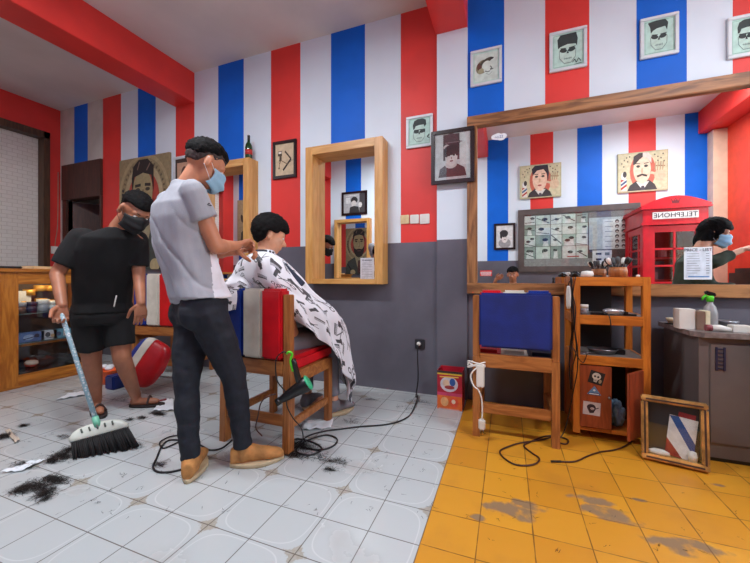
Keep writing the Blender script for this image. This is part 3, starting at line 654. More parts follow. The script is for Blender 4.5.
# ================= switches and sockets =================
def plate(uv, y, w_, mat, label, grp):
    p = at_wall(*uv, y); t = thing('light_switch', (p.x, y, p.z-w_/2), label, 'switch', grp)
    m = MB(); m.box(p.x-w_/2, p.x+w_/2, y-.011, y, p.z-w_/2, p.z+w_/2, .004); m.build('plate', mat, t)
    m = MB(); m.box(p.x-w_*.16, p.x+w_*.16, y-.016, y-.011, p.z-w_*.28, p.z+w_*.28, .002); m.build('rocker', mat, t)
plate((405, 219.6), WALL_Y, .078, M('old_ivory_plastic', (216, 196, 150), .4), 'yellowed square switch in the row of three on the red stripe', 'row of switches')
plate((414.6, 219.3), WALL_Y, .078, WHITEP, 'white square switch in the middle of the row of three', 'row of switches')
plate((424.8, 219), WALL_Y, .085, WHITEP, 'white square switch nearest the column in the row of three', 'row of switches')
p = at_wall(420, 344, WALL_Y)
t = thing('wall_socket', (p.x, WALL_Y, p.z-.04), 'dark wall socket with a white round plug, low on the grey wall', 'socket')
m = MB(); m.box(p.x-.042, p.x+.042, WALL_Y-.014, WALL_Y, p.z-.042, p.z+.042, .004); m.build('plate', M('dark_socket', (44, 42, 46), .4), t)
m = MB(); m.lathe([(0, .014), (.02, .014), (.02, .03), (0, .03)], V((p.x-.005, WALL_Y, p.z+.006)), axis=V((0, -1, 0))); m.build('socket_ring', M('socket_ring_grey', (90, 88, 92), .4), t)
PLUG = V((p.x-.005, WALL_Y-.03, p.z+.006))
# ================= wooden barber chairs =================
LRED = M('red_leatherette', (196, 24, 34), .3, var=.06, bump=.2, bscale=40)
LWHITE = M('white_leatherette', (208, 204, 192), .3, var=.05, bump=.2, bscale=40)
LBLUE = M('blue_leatherette', (20, 52, 140), .35, var=.08, bump=.2, bscale=40)
LNAVY = M('navy_leatherette', (14, 22, 52), .4, var=.08)
BACKBLUE = M('royal_blue_cloth', (8, 34, 112), .6, var=.1, bump=.3, bscale=200)
def pad(m, x0, x1, y0, y1, z0, z1, r=.02):
    m.box(x0, x1, y0, y1, z0, z1, r); return m
def barber_chair(loc, rz, label, w=.49, d=.52, h=.905, plain_back=False, order=(LWHITE, LWHITE, LRED), seat_order=(LRED, LWHITE, LNAVY), group='wooden barber chairs'):
    """local frame: back of the chair at y=0, seat towards +y"""
    t = thing('barber_chair', (0, 0, 0), label, 'chair', group)
    hw = w/2; lg = .042
    for sx in (-1, 1):
        x0, x1 = sorted((sx*hw, sx*(hw-lg)))
        m = MB(); m.prism([(x0, 0, 0), (x1, 0, 0), (x1, .055, 0), (x0, .055, 0)], (0, .01, .5)); m.slot(0).box(x0, x1, .01, .06, .5, h-.02, .004); m.build('back_leg', CHAIRWOOD_Z, t)
        m = MB(); m.box(x0, x1, d-.05, d, 0, .44, .004); m.build('front_leg', CHAIRWOOD_Z, t)
        m = MB(); m.box(x0+.006*sx, x1+.002*sx, .05, d-.045, .375, .45, .003); m.build('side_apron', CHAIRWOOD_X, t)
        m = MB(); m.box(x0+.008, x1-.008, .05, d-.045, .13, .175, .003); m.build('side_stretcher', CHAIRWOOD_X, t)
    m = MB(); m.box(-hw+lg, hw-lg, .008, .035, .435, .52, .003); m.build('back_apron', CHAIRWOOD_X, t)
    m = MB(); m.box(-hw+lg, hw-lg, d-.04, d-.012, .375, .45, .003); m.build('front_apron', CHAIRWOOD_X, t)
    m = MB(); m.box(-hw+lg, hw-lg, .012, .036, .15, .21, .003); m.build('back_stretcher', CHAIRWOOD_X, t)
    # seat cushion of three coloured bands
    iw = (w-.012)/3
    for k in range(3):
        x0 = -hw+.006+iw*k; m = MB(); pad(m, x0, x0+iw-.001, .065, d+.02, .445, .535, .022); m.build('seat_cushion', seat_order[k], t)
    # backrest
    bw = (w-2*lg-.006)/3; bx = -hw+lg+.003
    if plain_back:
        m = MB(); pad(m, bx-.004, bx+3*bw+.004, -.018, .03, .565, h-.003, .012); m.build('back_cover', BACKBLUE, t)
    for k in range(3):
        m = MB(); y0 = .03 if plain_back else -.008
        pad(m, bx+bw*k, bx+bw*(k+1)-.001, y0-(.03 if plain_back else 0), .085, (h-.1 if plain_back else .53), h+.012, .012)
        m.build('backrest_band', order[k], t)
    t.location = V(loc); t.rotation_euler = (0, 0, rz)
    return t
c_right = barber_chair((.043, 2.245, 0), 0, 'wooden barber chair with a plain royal blue back, empty, on the yellow tiles', plain_back=True, order=(LRED, LWHITE, LBLUE))
c_mid = barber_chair((-1.39, 1.62, 0), 0, 'wooden barber chair the caped boy sits on, white and red back', w=.50, h=.92, order=(LBLUE, LWHITE, LRED), seat_order=(LNAVY, LWHITE, LRED))
c_left = barber_chair((-3.19, 2.33, 0), .10, 'empty wooden barber chair in the shade between the sweeping man and the barber', w=.56, h=1.02, order=(LBLUE, LWHITE, LRED))
# loose rounded striped cushion
cc = on_floor(150, 389); cc = V((cc.x, 2.12, 0))
t = thing('striped_cushion', (0, 0, 0), 'rounded blue, white and red seat cushion tipped against the shaded chair', 'cushion')
W2, H2, T2 = .185, .20, .05
def cush(x0, x1, mt, nm):
    def prof(x): return H2*(1-abs(x/W2)**4)**.5 if abs(x) < W2 else 0
    n = 10; rs = []
    for i in range(n+1):
        x = x0+(x1-x0)*i/n; hh = max(prof(x), .02); r = []
        for k in range(24):
            a = 2*PI*k/24; ca, sa = math.cos(a), math.sin(a)
            r.append(V((x, T2*math.copysign(abs(sa)**.5, sa)*(1-.5*abs(x/W2)**6), hh*math.copysign(abs(ca)**.6, ca))))
        rs.append(r)
    m = MB(); m.rings(rs); m.build(nm, mt, t)
cush(-W2*.995, -.115, LBLUE, 'blue_band'); cush(-.115, -.03, LWHITE, 'white_band'); cush(-.03, W2*.995, LRED, 'red_band')
t.location = cc+V((.03, -.02, .255)); t.rotation_euler = (math.radians(-24), math.radians(20), .05)
m = MB(); bp = V((-3.30, 2.05, 0)); m.box(bp.x-.05, bp.x+.06, 2.0, 2.12, 0, .12, .01); tag(m.build('blue_box', M('blue_plastic', (24, 44, 110), .4), None, bp), 'small dark blue plastic tub on the floor by the sweeping man', 'box')
ob = on_floor(108, 382); t = thing('orange_basket', ob, 'orange plastic basket on the floor seen between the sweeping man\'s legs', 'basket')
m = MB(); n = 24
m.rings([[ob+V((r*.13*math.copysign(abs(math.cos(2*PI*k/n))**.5, math.cos(2*PI*k/n)), r*.09*math.copysign(abs(math.sin(2*PI*k/n))**.5, math.sin(2*PI*k/n)), z)) for k in range(n)] for r, z in ((.85, .002), (1, .12), (1.06, .125), (1.06, .135), (.96, .135), (.82, .02))]); m.build('basket_body', M('orange_plastic', (236, 92, 24), .4), t)
for k, (dx, dy) in enumerate(((-.06, 0), (0, .02), (.05, -.02))):
    m = MB(); q = ob+V((dx, dy, .125)); m.lathe([(0, 0), (.03, .004), (.034, .02), (.02, .035), (0, .038)], q); tag(m.build('paper_ball', PAPER, None, q), 'crumpled white paper lying in the orange basket', 'paper', 'crumpled papers in the basket')

# ================= tall shelf rack =================
SX0, SX1, SY0, SY1 = .385, .785, 2.45, 2.80
rk = thing('shelf_rack', ((SX0+SX1)/2, SY0, 0), 'orange wooden shelf rack with a stickered cupboard below, beside the blue backed chair', 'shelf')
for x0 in (SX0, SX1-.04):
    for y0 in (SY0, SY1-.035):
        m = MB(); m.box(x0, x0+.04, y0, y0+.035, 0.03, 1.0, .003); m.build('post', SHELFWOOD_Z, rk)
for z, th in ((1.0, .055), (.765, .058), (.515, .055)):
    m = MB(); m.box(SX0+.03, SX1-.03, SY0+.002, SY0+.022, z-th, z, .003); m.build('front_rail', SHELFWOOD_X, rk)
    m = MB(); m.box(SX0+.006, SX1-.006, SY0+.01, SY1-.005, z-.014, z-.002); m.build('shelf_board', SHELFWOOD_X if z > .9 else M('grey_board', (120, 112, 108), .5), rk)
    for x0 in (SX0+.002, SX1-.02):
        m = MB(); m.box(x0, x0+.018, SY0+.03, SY1-.03, z-th, z, .003); m.build('side_rail', SHELFWOOD_X, rk)
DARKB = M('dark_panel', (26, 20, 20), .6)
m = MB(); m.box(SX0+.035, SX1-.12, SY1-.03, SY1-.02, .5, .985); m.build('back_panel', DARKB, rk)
m = MB(); m.box(SX0+.005, SX0+.018, SY0+.03, SY1-.03, .05, .48); m.build('cupboard_side', SHELFWOOD_Z, rk)
m = MB(); m.box(SX1-.018, SX1-.005, SY0+.03, SY1-.03, .05, .48); m.build('cupboard_side', SHELFWOOD_Z, rk)
m = MB(); m.box(SX0+.01, SX1-.01, SY0+.01, SY1-.02, .05, .07); m.build('cupboard_floor', SHELFWOOD_X, rk)
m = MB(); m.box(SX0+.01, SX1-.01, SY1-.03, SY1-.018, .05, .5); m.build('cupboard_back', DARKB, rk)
RDW = wood('reddish_door', (160, 74, 42), (120, 50, 26), .4, 'Z', 5)
dr_ = None
m = MB(); m.box(SX0+.035, SX0+.205, SY0-.002, SY0+.014, .075, .455, .003); dr_ = m.build('cupboard_door', RDW, rk)
m = MB(); m.lathe([(0, 0), (.007, 0), (.009, .012), (0, .014)], V((SX0+.192, SY0-.002, .27)), axis=V((0, -1, 0))); m.build('knob', M('steel', (150, 150, 152), .3, 1), dr_)
m = MB(); hg = V((SX1-.042, SY0-.004, .265)); dv = V((-.63, -.777, 0)); m.obox(hg+dv*.085, (.17, .014, .38), Matrix.Rotation(math.atan2(dv.y, dv.x), 3, 'Z'), .003); d2 = m.build('cupboard_door', RDW, rk)
m = MB(); m.box(SX0+.205, SX1-.04, SY0+.002, SY0+.016, .05, .075, .003); m.build('plinth', SHELFWOOD_X, rk)
# stickers on the door
def door_art(nm, x0, z0, w_, h_, art, rot=0):
    c_, s_ = math.cos(rot), math.sin(rot); art_mesh(nm, art, (x0, SY0-.0022, z0), (c_, 0, s_), (-s_, 0, c_), w_, h_, dr_)
door_art('skull_sticker', SX0+.078, .355, .078, .078, [rect2((24, 22, 24), 0, 0, 1, 1), ell2((196, 190, 176), .48, .62, .3, .28), ell2((40, 34, 34), .38, .6, .08, .08), ell2((40, 34, 34), .6, .6, .08, .08), (( 196, 190, 176), [(.34, .4), (.62, .4), (.58, .16), (.38, .16)])]+[line2((40, 34, 34), [(x, .38), (x, .2)], .025) for x in (.42, .48, .54)]+[ell2((150, 130, 100), .8, .3, .1, .16)], -.25)
door_art('triangle_sticker', SX0+.075, .275, .075, .06, [((90, 130, 170), [(0, .1), (1, .1), (.5, 1)]), (( 40, 70, 110), [(.1, .05), (.9, .05), (.9, .3), (.1, .3)]), line2((210, 220, 226), [(.16, .17), (.84, .17)], .09), ell2((200, 214, 224), .5, .55, .09, .1)], -.04)
door_art('square_sticker', SX0+.052, .155, .092, .08, [rect2((196, 188, 190), 0, 0, 1, 1), ell2((44, 30, 44), .48, .6, .26, .24), (( 44, 30, 44), [(.24, .5), (.74, .5), (.62, .18), (.4, .14)]), ell2((196, 188, 190), .54, .5, .12, .1), line2((44, 30, 44), [(.46, .48), (.62, .46)], .04), line2((44, 30, 44), [(.7, .5), (.9, .62)], .06)], -.05)
# content of the cupboard: crumpled pale bag
def crumple(name, c, r, mt, label, cat, seed=0, n=4, amp=.35, group=None):
    b2 = bmesh.new(); bmesh.ops.create_icosphere(b2, subdivisions=n, radius=1)
    for v in b2.verts:
        q = v.co.normalized(); k = 1+amp*noise.noise(q*2.2+V((seed, 0, 0)))+amp*.5*noise.noise(q*6+V((seed, 3, 0)))
        v.co = V((q.x*r[0]*k, q.y*r[1]*k, q.z*r[2]*k))
        v.co.z = max(v.co.z, -r[2]*.8)
    m = MB(); m.merge(b2, Matrix.Translation(V(c)+V((0, 0, r[2]*.8))), True); o = m.build(name, mt, None, c)
    return tag(o, label, cat, group)
crumple('plastic_bag', V((SX0+.255, SY0+.12, .07)), (.045, .06, .085), M('pale_blue_plastic', (120, 150, 176), .25, var=.15, scale=20, bump=.5), 'crumpled pale blue plastic bag inside the open cupboard', 'bag', 3)
crumple('dark_bag', V((SX0+.33, SY0+.25, .07)), (.03, .03, .045), BLACKP, 'crumpled black bag deep in the open cupboard', 'bag', 5)

# --- things on the rack
def lathe_thing(name, prof, c, mt, label, cat, part=None, group=None, n=24):
    m = MB(); m.lathe(prof, c, n); return tag(m.build(name, mt, None, c), label, cat, group)
q = V((.475, 2.52, 1.0)); lathe_thing('powder_tub', [(0, .001), (.034, .001), (.036, .022), (.03, .036), (0, .040)], q, WHITEP, 'round white tub on top of the shelf rack', 'tub')
q = V((.42, 2.60, 1.0)); crumple('black_cloth', q, (.028, .03, .02), BLACKP, 'small crumpled black cloth on the rack top by the white tub', 'cloth', 9)
# brush holder
q = V((.665, 2.62, 1.0)); t = thing('brush_holder', q, 'brown wooden brush holder on the rack top full of black brushes', 'holder')
m = MB(); m.lathe([(0, .001), (.05, .001), (.052, .04), (.046, .062), (.04, .062), (.042, .01), (0, .01)], q, 18); m.build('cup', wood('cup_wood', (186, 120, 70), (140, 84, 44), .4, 'Z', 8), t)
random.seed(5)
for k in range(7):
    a = k*.9; d_ = V((math.cos(a)*.5, math.sin(a)*.3, 1)).normalized(); s_ = q+V((math.cos(a)*.02, math.sin(a)*.02, .02))
    bt_ = thing('hair_brush', s_, 'black and white brush standing in the wooden brush holder', 'brush', 'brushes in the wooden holder')
    m = MB(); m.tube([s_, s_+d_*.07], .006); m.build('handle', BLACKP, bt_)
    m = MB(); m.tube([s_+d_*.068, s_+d_*.08, s_+d_*.10, s_+d_*.112], [.007, .012, .014, .009]); m.build('bristles', (BLACKP, WHITEP, M('grey_bristle', (80, 84, 88), .7))[k % 3], bt_)
q = V((.742, 2.52, 1.0)); lathe_thing('pomade_tin', [(0, 0), (.010, 0), (.010, .012), (0, .014)], q, WHITEP, 'tiny white tin at the corner of the rack top', 'tin')
q = V((.53, 2.5, 1.0)); m = MB(); m.obox(q+V((0, 0, .006)), (.05, .016, .010), Matrix.Rotation(.3, 3, 'Z'), .003); tag(m.build('comb', BLACKP, None, q), 'small black comb lying on the rack top', 'comb')
# middle shelf
q = V((.455, 2.52, .763)); t = thing('cream_jar', q, 'clear jar with a white lid on the middle shelf of the rack', 'jar')
m = MB(); m.lathe([(0, .001), (.026, .001), (.028, .03), (.026, .042), (0, .042)], q); m.build('jar_body', M('cloudy_jar', (150, 146, 150), .15), t)
m = MB(); m.lathe([(0, .042), (.027, .042), (.027, .062), (0, .064)], q); m.build('lid', WHITEP, t)
q = V((.60, 2.49, .763)); t = thing('hair_clipper', q, 'silver and black hair clipper lying on the middle shelf', 'clipper')
m = MB(); m.tube([q+V((-.045, 0, .022)), q+V((-.02, 0, .025)), q+V((.03, .005, .024)), q+V((.06, .01, .02))], [.016, .021, .019, .015], 12); m.build('body', M('silver_plastic', (160, 160, 164), .25, .6), t)
m = MB(); m.obox(q+V((.072, .012, .02)), (.022, .042, .012), None, .002); m.build('blade', BLACKP, t)
m = MB(); m.tube(smooth_path([q+V((-.045, 0, .02)), q+V((-.03, -.045, .01)), q+V((-.02, -.056, -.03)), q+V((-.016, -.056, -.11))]), .003); m.build('power_cord', BLACKP, t)
q = V((.535, 2.50, .763)); m = MB(); m.obox(q+V((0, 0, .008)), (.09, .03, .014), Matrix.Rotation(.2, 3, 'Z'), .004); tag(m.build('trimmer', BLACKP, None, q), 'flat black trimmer lying by the jar on the middle shelf', 'trimmer')
q = V((.70, 2.52, .763)); m = MB(); m.obox(q+V((0, 0, .006)), (.07, .025, .010), Matrix.Rotation(-.25, 3, 'Z'), .003); tag(m.build('comb', BLACKP, None, q), 'black comb at the end of the middle shelf', 'comb')
# lower shelf
q = V((.565, 2.56, .513)); t = thing('metal_tray', q, 'oval grey metal tray on the shelf above the cupboard', 'tray')
m = MB(); n = 28; m.rings([[q+V((r*.085*math.cos(2*PI*k/n), r*.06*math.sin(2*PI*k/n), z)) for k in range(n)] for r, z in ((.75, .001), (.95, .028), (1.05, .034), (1.0, .03), (.72, .006))]); m.build('tray_body', M('dull_metal', (130, 132, 138), .3, .7), t)
q = V((.448, 2.50, .513)); t = thing('scissors', q, 'pair of open steel scissors on the shelf above the cupboard', 'scissors')
m = MB(); m.tube([q+V((-.03, -.01, .006)), q+V((.07, .02, .006))], [.004, .002], 6); m.build('blade', M('steel', (150, 150, 152), .3, 1), t)
m = MB(); m.tube([q+V((-.03, .02, .010)), q+V((.07, .0, .010))], [.004, .002], 6); m.build('blade', M('steel', (150, 150, 152), .3, 1), t)
for dy in (-.012, .024):
    m = MB(); m.tube([q+V((-.042+.014*math.cos(a), dy+.011*math.sin(a), .008)) for a in [2*PI*k/14 for k in range(15)]], .003, 6); m.build('finger_ring', BLACKP, t)
q = V((.66, 2.6, .513)); m = MB(); m.box(q.x-.03, q.x+.03, q.y-.04, q.y+.04, q.z, q.z+.03, .004); tag(m.build('black_case', BLACKP, None, q), 'small black case beside the metal tray', 'case')
# white charger and black cables hanging on the rack's post
q = V((.362, 2.46, .80)); t = thing('hanging_trimmer', q, 'long white trimmer hanging beside the shelf rack post', 'trimmer')
m = MB(); m.tube([q+V((0, 0, 0)), q+V((0, 0, .02)), q+V((0, 0, .09)), q+V((0, 0, .12)), q+V((.0, 0, .145))], [.009, .013, .014, .012, .008], 12); m.build('body', WHITEP, t)
m = MB(); m.tube([q+V((0, 0, .145)), q+V((0.004, 0, .17)), q+V((.02, -.006, .185))], .003); m.build('loop', BLACKP, t)
random.seed(8)
t = thing('hanging_cables', (.375, 2.44, .6), 'bundle of thin black cables hanging down the rack post', 'cable')
for k in range(4):
    x = .372+.007*k; pts = [V((x+random.uniform(-.008, .008)+.01*math.sin(z*9+k), 2.435-.004*k+random.uniform(-.006, .004), z)) for z in (1.0, .9, .8, .68, .55, .42, .3)]
    if k == 3: pts += [V((.36, 2.42, .16)), V((.33, 2.40, .05)), V((.30, 2.38, .006))]
    m = MB(); m.tube(smooth_path(pts), .0035, 6); m.build('cable', BLACKP, t)
m = MB(); m.tube(smooth_path([V((.385, 2.43, .56)), V((.41, 2.42, .50)), V((.44, 2.435, .475)), V((.46, 2.44, .53))]), .003, 6); m.build('cable', BLACKP, t)

# small glass on the mirror's lower rail
q = V((.83, MIR_Y-.018, .952)); t = thing('small_glass', q, 'small clear glass on the mirror ledge just past the rack', 'glass')
m = MB(); m.lathe([(0, .001), (.011, .001), (.012, .01), (.016, .03), (.017, .045), (.015, .045), (.011, .012), (0, .006)], q, 16); m.build('bowl', M('frosted_glass', (206, 206, 206), .1), t)

# ================= grey desk =================
DX0, DX1, DY0, DY1, DZT = .955, 2.1, 2.375, 2.86, .70
DESK = M('grey_brown_laminate', (104, 98, 98), .35, var=.05, scale=4); DESKT = M('stone_top', (128, 118, 116), .3, var=.15, scale=30)
t = thing('reception_desk', ((DX0+DX1)/2, DY0, 0), 'grey laminate desk with a pale top, bottles and boxes on it', 'desk')
m = MB(); m.prism([(DX0+.03, DY0+.03, .02), (DX0+.03, DY1, .02), (DX1, DY1, .02), (DX1, DY0+.03, .02)], (0, 0, DZT-.05)); m.build('carcass', DESK, t)
m = MB(); m.prism([(DX0+.045, DY0, DZT-.028), (DX0, DY0+.05, DZT-.028), (DX0, DY1, DZT-.028), (DX1, DY1, DZT-.028), (DX1, DY0, DZT-.028)], (0, 0, .028)); m.build('desk_top', DESKT, t)
m = MB(); m.box(DX0+.04, DX1, DY0+.034, DY0+.06, 0, .03); m.build('plinth', BLACKP, t)
m = MB(); m.box(DX0+.075, DX0+.47, DY0+.022, DY0+.034, .10, DZT-.06, .003); pn = m.build('front_panel', DESK, t)
m = MB(); m.box(DX0+.48, DX0+.9, DY0+.022, DY0+.034, .10, DZT-.06, .003); m.build('front_panel', DESK, t)
m = MB(); gx = at_wall(715.5, 347, DY0+.02); gx2 = at_wall(725.5, 371, DY0+.02)
m.box(gx.x, gx.x+.008, DY0+.016, DY0+.022, gx2.z, gx.z); m.box(gx2.x-.008, gx2.x, DY0+.016, DY0+.022, gx2.z, gx.z)
for k in range(6): z = gx2.z+(gx.z-gx2.z)*(k+.5)/6; m.box(gx.x, gx2.x, DY0+.017, DY0+.021, z-.003, z+.003)
m.build('vent_grille', M('grille_dark', (40, 40, 70), .5), pn)
# items on the desk
q = at_wall(672, 319, 2.72); q.z = DZT; t = thing('small_bowl', q, 'small cream bowl on a black saucer at the desk corner', 'bowl')
m = MB(); m.lathe([(0, .001), (.035, .001), (.042, .006), (0, .008)], q); m.build('saucer', BLACKP, t)
m = MB(); m.lathe([(0, .008), (.018, .008), (.030, .030), (.031, .040), (.027, .040), (.0, .022)], q); m.build('bowl_body', M('cream_ceramic', (226, 214, 186), .3), t)
q = at_wall(693, 325, 2.52); q.z = DZT; t = thing('carton_box', q, 'white and brown carton box standing on the desk', 'box')
m = MB(); m.box(q.x-.075, q.x+.0, q.y-.03, q.y+.05, DZT, DZT+.115, .002); m.build('white_half', WHITEP, t)
m = MB(); m.box(q.x+.0, q.x+.04, q.y-.04, q.y+.04, DZT, DZT+.105, .002); m.build('brown_half', M('brown_card', (124, 98, 84), .6), t)
m = MB(); m.box(q.x+.041, q.x+.062, q.y-.04, q.y+.04, DZT, DZT+.108, .002); m.build('cream_spine', M('cream_card', (220, 210, 180), .6), t)
q = at_wall(710, 322, 2.60); q.z = DZT; t = thing('spray_bottle', q, 'clear spray bottle with a bright green and black trigger head', 'bottle')
m = MB(); m.lathe([(0, .001), (.034, .001), (.036, .02), (.035, .09), (.026, .125), (.013, .145), (.013, .155), (0, .155)], q); m.build('bottle_body', M('translucent_grey', (150, 148, 150), .1, var=.1), t)
m = MB(); m.lathe([(0, .155), (.016, .155), (.018, .18), (.014, .19), (0, .19)], q); m.build('collar', M('lime_plastic', (90, 214, 40), .35), t)
m = MB(); m.obox(q+V((.0, 0, .202)), (.055, .022, .022), Matrix.Rotation(.35, 3, 'Y'), .006); m.build('trigger_head', BLACKP, t)
m = MB(); m.tube([q+V((-.018, 0, .195)), q+V((-.032, 0, .178)), q+V((-.036, 0, .162))], [.006, .007, .004]); m.build('trigger', M('lime_plastic', (90, 214, 40), .35), t)
q = at_wall(727, 321, 2.66); q.z = DZT; lathe_thing('steel_bowl', [(0, .001), (.03, .001), (.05, .03), (.052, .042), (.048, .042), (.026, .008), (0, .008)], q, M('dull_metal', (130, 132, 138), .3, .7), 'shiny steel bowl on the desk behind the white tube', 'bowl')
q = V((1.095, 2.43, DZT)); t = thing('cream_tube', q, 'white tube with a dull red cap lying at the desk front', 'tube')
m = MB(); m.tube([q+V((-.045, 0, .02)), q+V((-.01, .0, .021)), q+V((.035, .0, .014))], [.017, .018, .012], 12); m.build('tube_body', WHITEP, t)
m = MB(); m.tube([q+V((-.07, 0, .02)), q+V((-.045, 0, .02))], [.018, .018], 12); m.build('cap', M('dull_red', (140, 60, 66), .4), t)
q = V((1.185, 2.455, DZT)); m = MB(); m.box(q.x-.045, q.x+.035, q.y-.03, q.y+.03, DZT, DZT+.038, .003); tag(m.build('white_box', WHITEP, None, q), 'small white box at the front of the desk', 'box')
q = V((1.32, 2.5, DZT)); m = MB(); m.obox(q+V((0, 0, .006)), (.13, .02, .01), Matrix.Rotation(.25, 3, 'Z'), .003); tag(m.build('pale_comb', M('pale_green', (170, 200, 186), .4), None, q), 'pale green comb lying beyond the white box', 'comb')

# ================= leaning shadow-box with a barber pole =================
PW, PH, PD = .275, .335, .05
t = thing('shadow_box_frame', (0, 0, 0), 'gold edged glass display frame with a striped pole, leaning at the desk', 'frame')
GOLD = M('gold_moulding', (196, 152, 92), .35, .3, var=.2, scale=14); GOLDD = M('dark_moulding', (70, 52, 48), .3, var=.2)
fw = .03
for nm, bx in (('top_moulding', (0, PW, -PD, 0, PH-fw, PH)), ('bottom_moulding', (0, PW, -PD, 0, 0, fw)), ('side_moulding', (0, fw, -PD, 0, fw, PH-fw)), ('side_moulding', (PW-fw, PW, -PD, 0, fw, PH-fw))):
    m = MB(); m.box(*bx, .006); o = m.build(nm, GOLD, t)
    x0, x1, y0, y1, z0, z1 = bx; m = MB()
    if x1-x0 > .1: zc = (z0+z1)/2; m.box(x0+.02, x1-.02, -PD-.003, -PD+.003, zc-.004, zc+.004)
    else: xc = (x0+x1)/2; m.box(xc-.004, xc+.004, -PD-.003, -PD+.003, z0, z1)
    m.build('dark_inlay', GOLDD, o)
m = MB(); m.box(fw*.5, PW-fw*.5, -.008, -.002, fw*.5, PH-fw*.5); m.build('backing', M('dark_backing', (34, 36, 42), .5), t)
m = MB(); m.box(fw*.7, PW-fw*.7, -PD+.010, -PD+.011, fw*.7, PH-fw*.7); m.build('glass_pane', glass('picture_glass', alpha=.05), t)
art_mesh('striped_pole', [rect2((222, 222, 224), 0, 0, 1, 1), ((0x1c, 80, 150), [(.0, .98), (.32, 1), (1, .42), (1, .2), (.92, .18)]), ((150, 30, 40), [(0, .02), (0, .42), (.62, 0), (.02, 0)]), ((150, 30, 40), [(.3, 1.0), (.9, 1.0), (.9, 1.12), (.3, 1.12)])], (.10, -.012, .04), (1, 0, -.12), (.12, 0, 1), .115, .21, t)
m = MB(); m.lathe([(0, 0), (.05, .004), (.045, .02), (.02, .03), (0, .03)], V((.075, -.026, fw)), 14, smooth=True); o = m.build('white_lump', WHITEP, t)
for v in o.data.vertices: v.co.y = -.026+(v.co.y+.026)*.3
m = MB(); m.lathe([(0, 0), (.018, 0), (.02, .03), (.016, .05), (0, .055)], V((.212, -.026, fw)), 14); o = m.build('small_jar', WHITEP, t)
for v in o.data.vertices: v.co.y = -.026+(v.co.y+.026)*.7
p0 = on_floor(641, 456); p1 = on_floor(704.5, 470.5)
t.location = V((p0.x, p0.y, .006)); t.rotation_euler = (math.radians(-7), 0, math.atan2(p1.y-p0.y, p1.x-p0.x))

# ================= carton tin on the floor by the column =================
q = on_floor(449, 411); q.y = 2.64; t = thing('printed_carton', q, 'open red and orange printed carton on the floor by the column', 'box')
w_, h_ = .185, .29; x0 = q.x-w_/2; y0 = 2.62
CRED = M('carton_red', (176, 30, 48), .4)
for nm, bx in (('front_side', (x0, x0+w_, y0, y0+.004, 0, h_)), ('back_side', (x0, x0+w_, y0+.156, y0+.16, 0, h_)), ('end_side', (x0, x0+.004, y0+.004, y0+.156, 0, h_)), ('end_side', (x0+w_-.004, x0+w_, y0+.004, y0+.156, 0, h_)), ('base', (x0+.004, x0+w_-.004, y0+.004, y0+.156, 0, .004))):
    m = MB(); m.box(*bx); m.build(nm, CRED, t)
art_mesh('print', [rect2((180, 30, 50), 0, 0, 1, 1), rect2((60, 50, 44), 0, .94, 1, 1), rect2((226, 190, 60), 0, .9, 1, .94), rect2((232, 112, 50), 0, 0, 1, .38), rect2((206, 70, 110), 0, .36, 1, .44), ell2((214, 206, 214), .48, .66, .36, .2), ell2((50, 90, 160), .62, .72, .12, .1), ell2((230, 200, 170), .36, .68, .13, .1), ell2((170, 60, 60), .5, .58, .2, .05), ell2((240, 180, 120), .3, .2, .16, .12), ell2((236, 90, 60), .68, .2, .18, .13), ell2((250, 220, 190), .66, .22, .08, .06), line2((240, 200, 90), [(.1, .84), (.86, .86)], .03), rect2((220, 160, 150), .06, .0, .9, .03)], (x0, y0, 0), (1, 0, 0), (0, 0, 1), w_, h_, t)

# ================= cables, plugs and power strips =================
CABLE = M('black_cable', (22, 20, 24), .4)
t = thing('extension_cable', PLUG, 'long black cable from the wall socket across the white tiles to the chair', 'cable')
def fl(u, v, z=.006): p = on_floor(u, v); return V((p.x, p.y, z))
path = [PLUG, PLUG+V((0, -.03, -.02)), PLUG+V((.004, -.05, -.12)), PLUG+V((.01, -.06, -.28)), PLUG+V((.0, -.09, -.42)), fl(418, 398, .02), fl(412, 413), fl(402, 421), fl(385, 425.5), fl(360, 427.5), fl(340, 430), fl(325, 432), fl(308, 437), fl(300, 446), fl(318, 451), fl(333, 447), fl(337, 440), fl(326, 436), fl(306, 442), fl(296, 452), fl(310, 456), fl(322, 450), fl(312, 443), fl(296, 440), fl(290, 447)]
m = MB(); m.tube(smooth_path(path, 8), .005, 8); m.build('cord', CABLE, t)
m = MB(); m.lathe([(0, 0), (.017, 0), (.017, .014), (.012, .03), (0, .03)], PLUG+V((0, .012, 0)), 14, axis=V((0, -1, 0))); m.build('plug', WHITEP, t)
t = thing('black_cable', fl(165, 465), 'thin black cable looped on the white tiles under the barber\'s feet', 'cable')
m = MB(); m.tube(smooth_path([fl(232, 441), fl(222, 449), fl(210, 451), fl(200, 446), fl(186, 442), fl(170, 441), fl(162, 447), fl(157, 458), fl(153, 468), fl(158, 473), fl(170, 473), fl(184, 470)], 8), .005, 8); m.build('cord', CABLE, t)
m = MB(); m.tube(smooth_path([fl(182, 441), fl(172, 446), fl(163, 449), fl(160, 443), fl(172, 437), fl(188, 436)], 8), .004, 8); m.build('cord_loop', CABLE, t)
t = thing('looped_cable', fl(520, 455), 'dark cable lying in one open loop on the yellow tiles beneath the blue backed chair', 'cable')
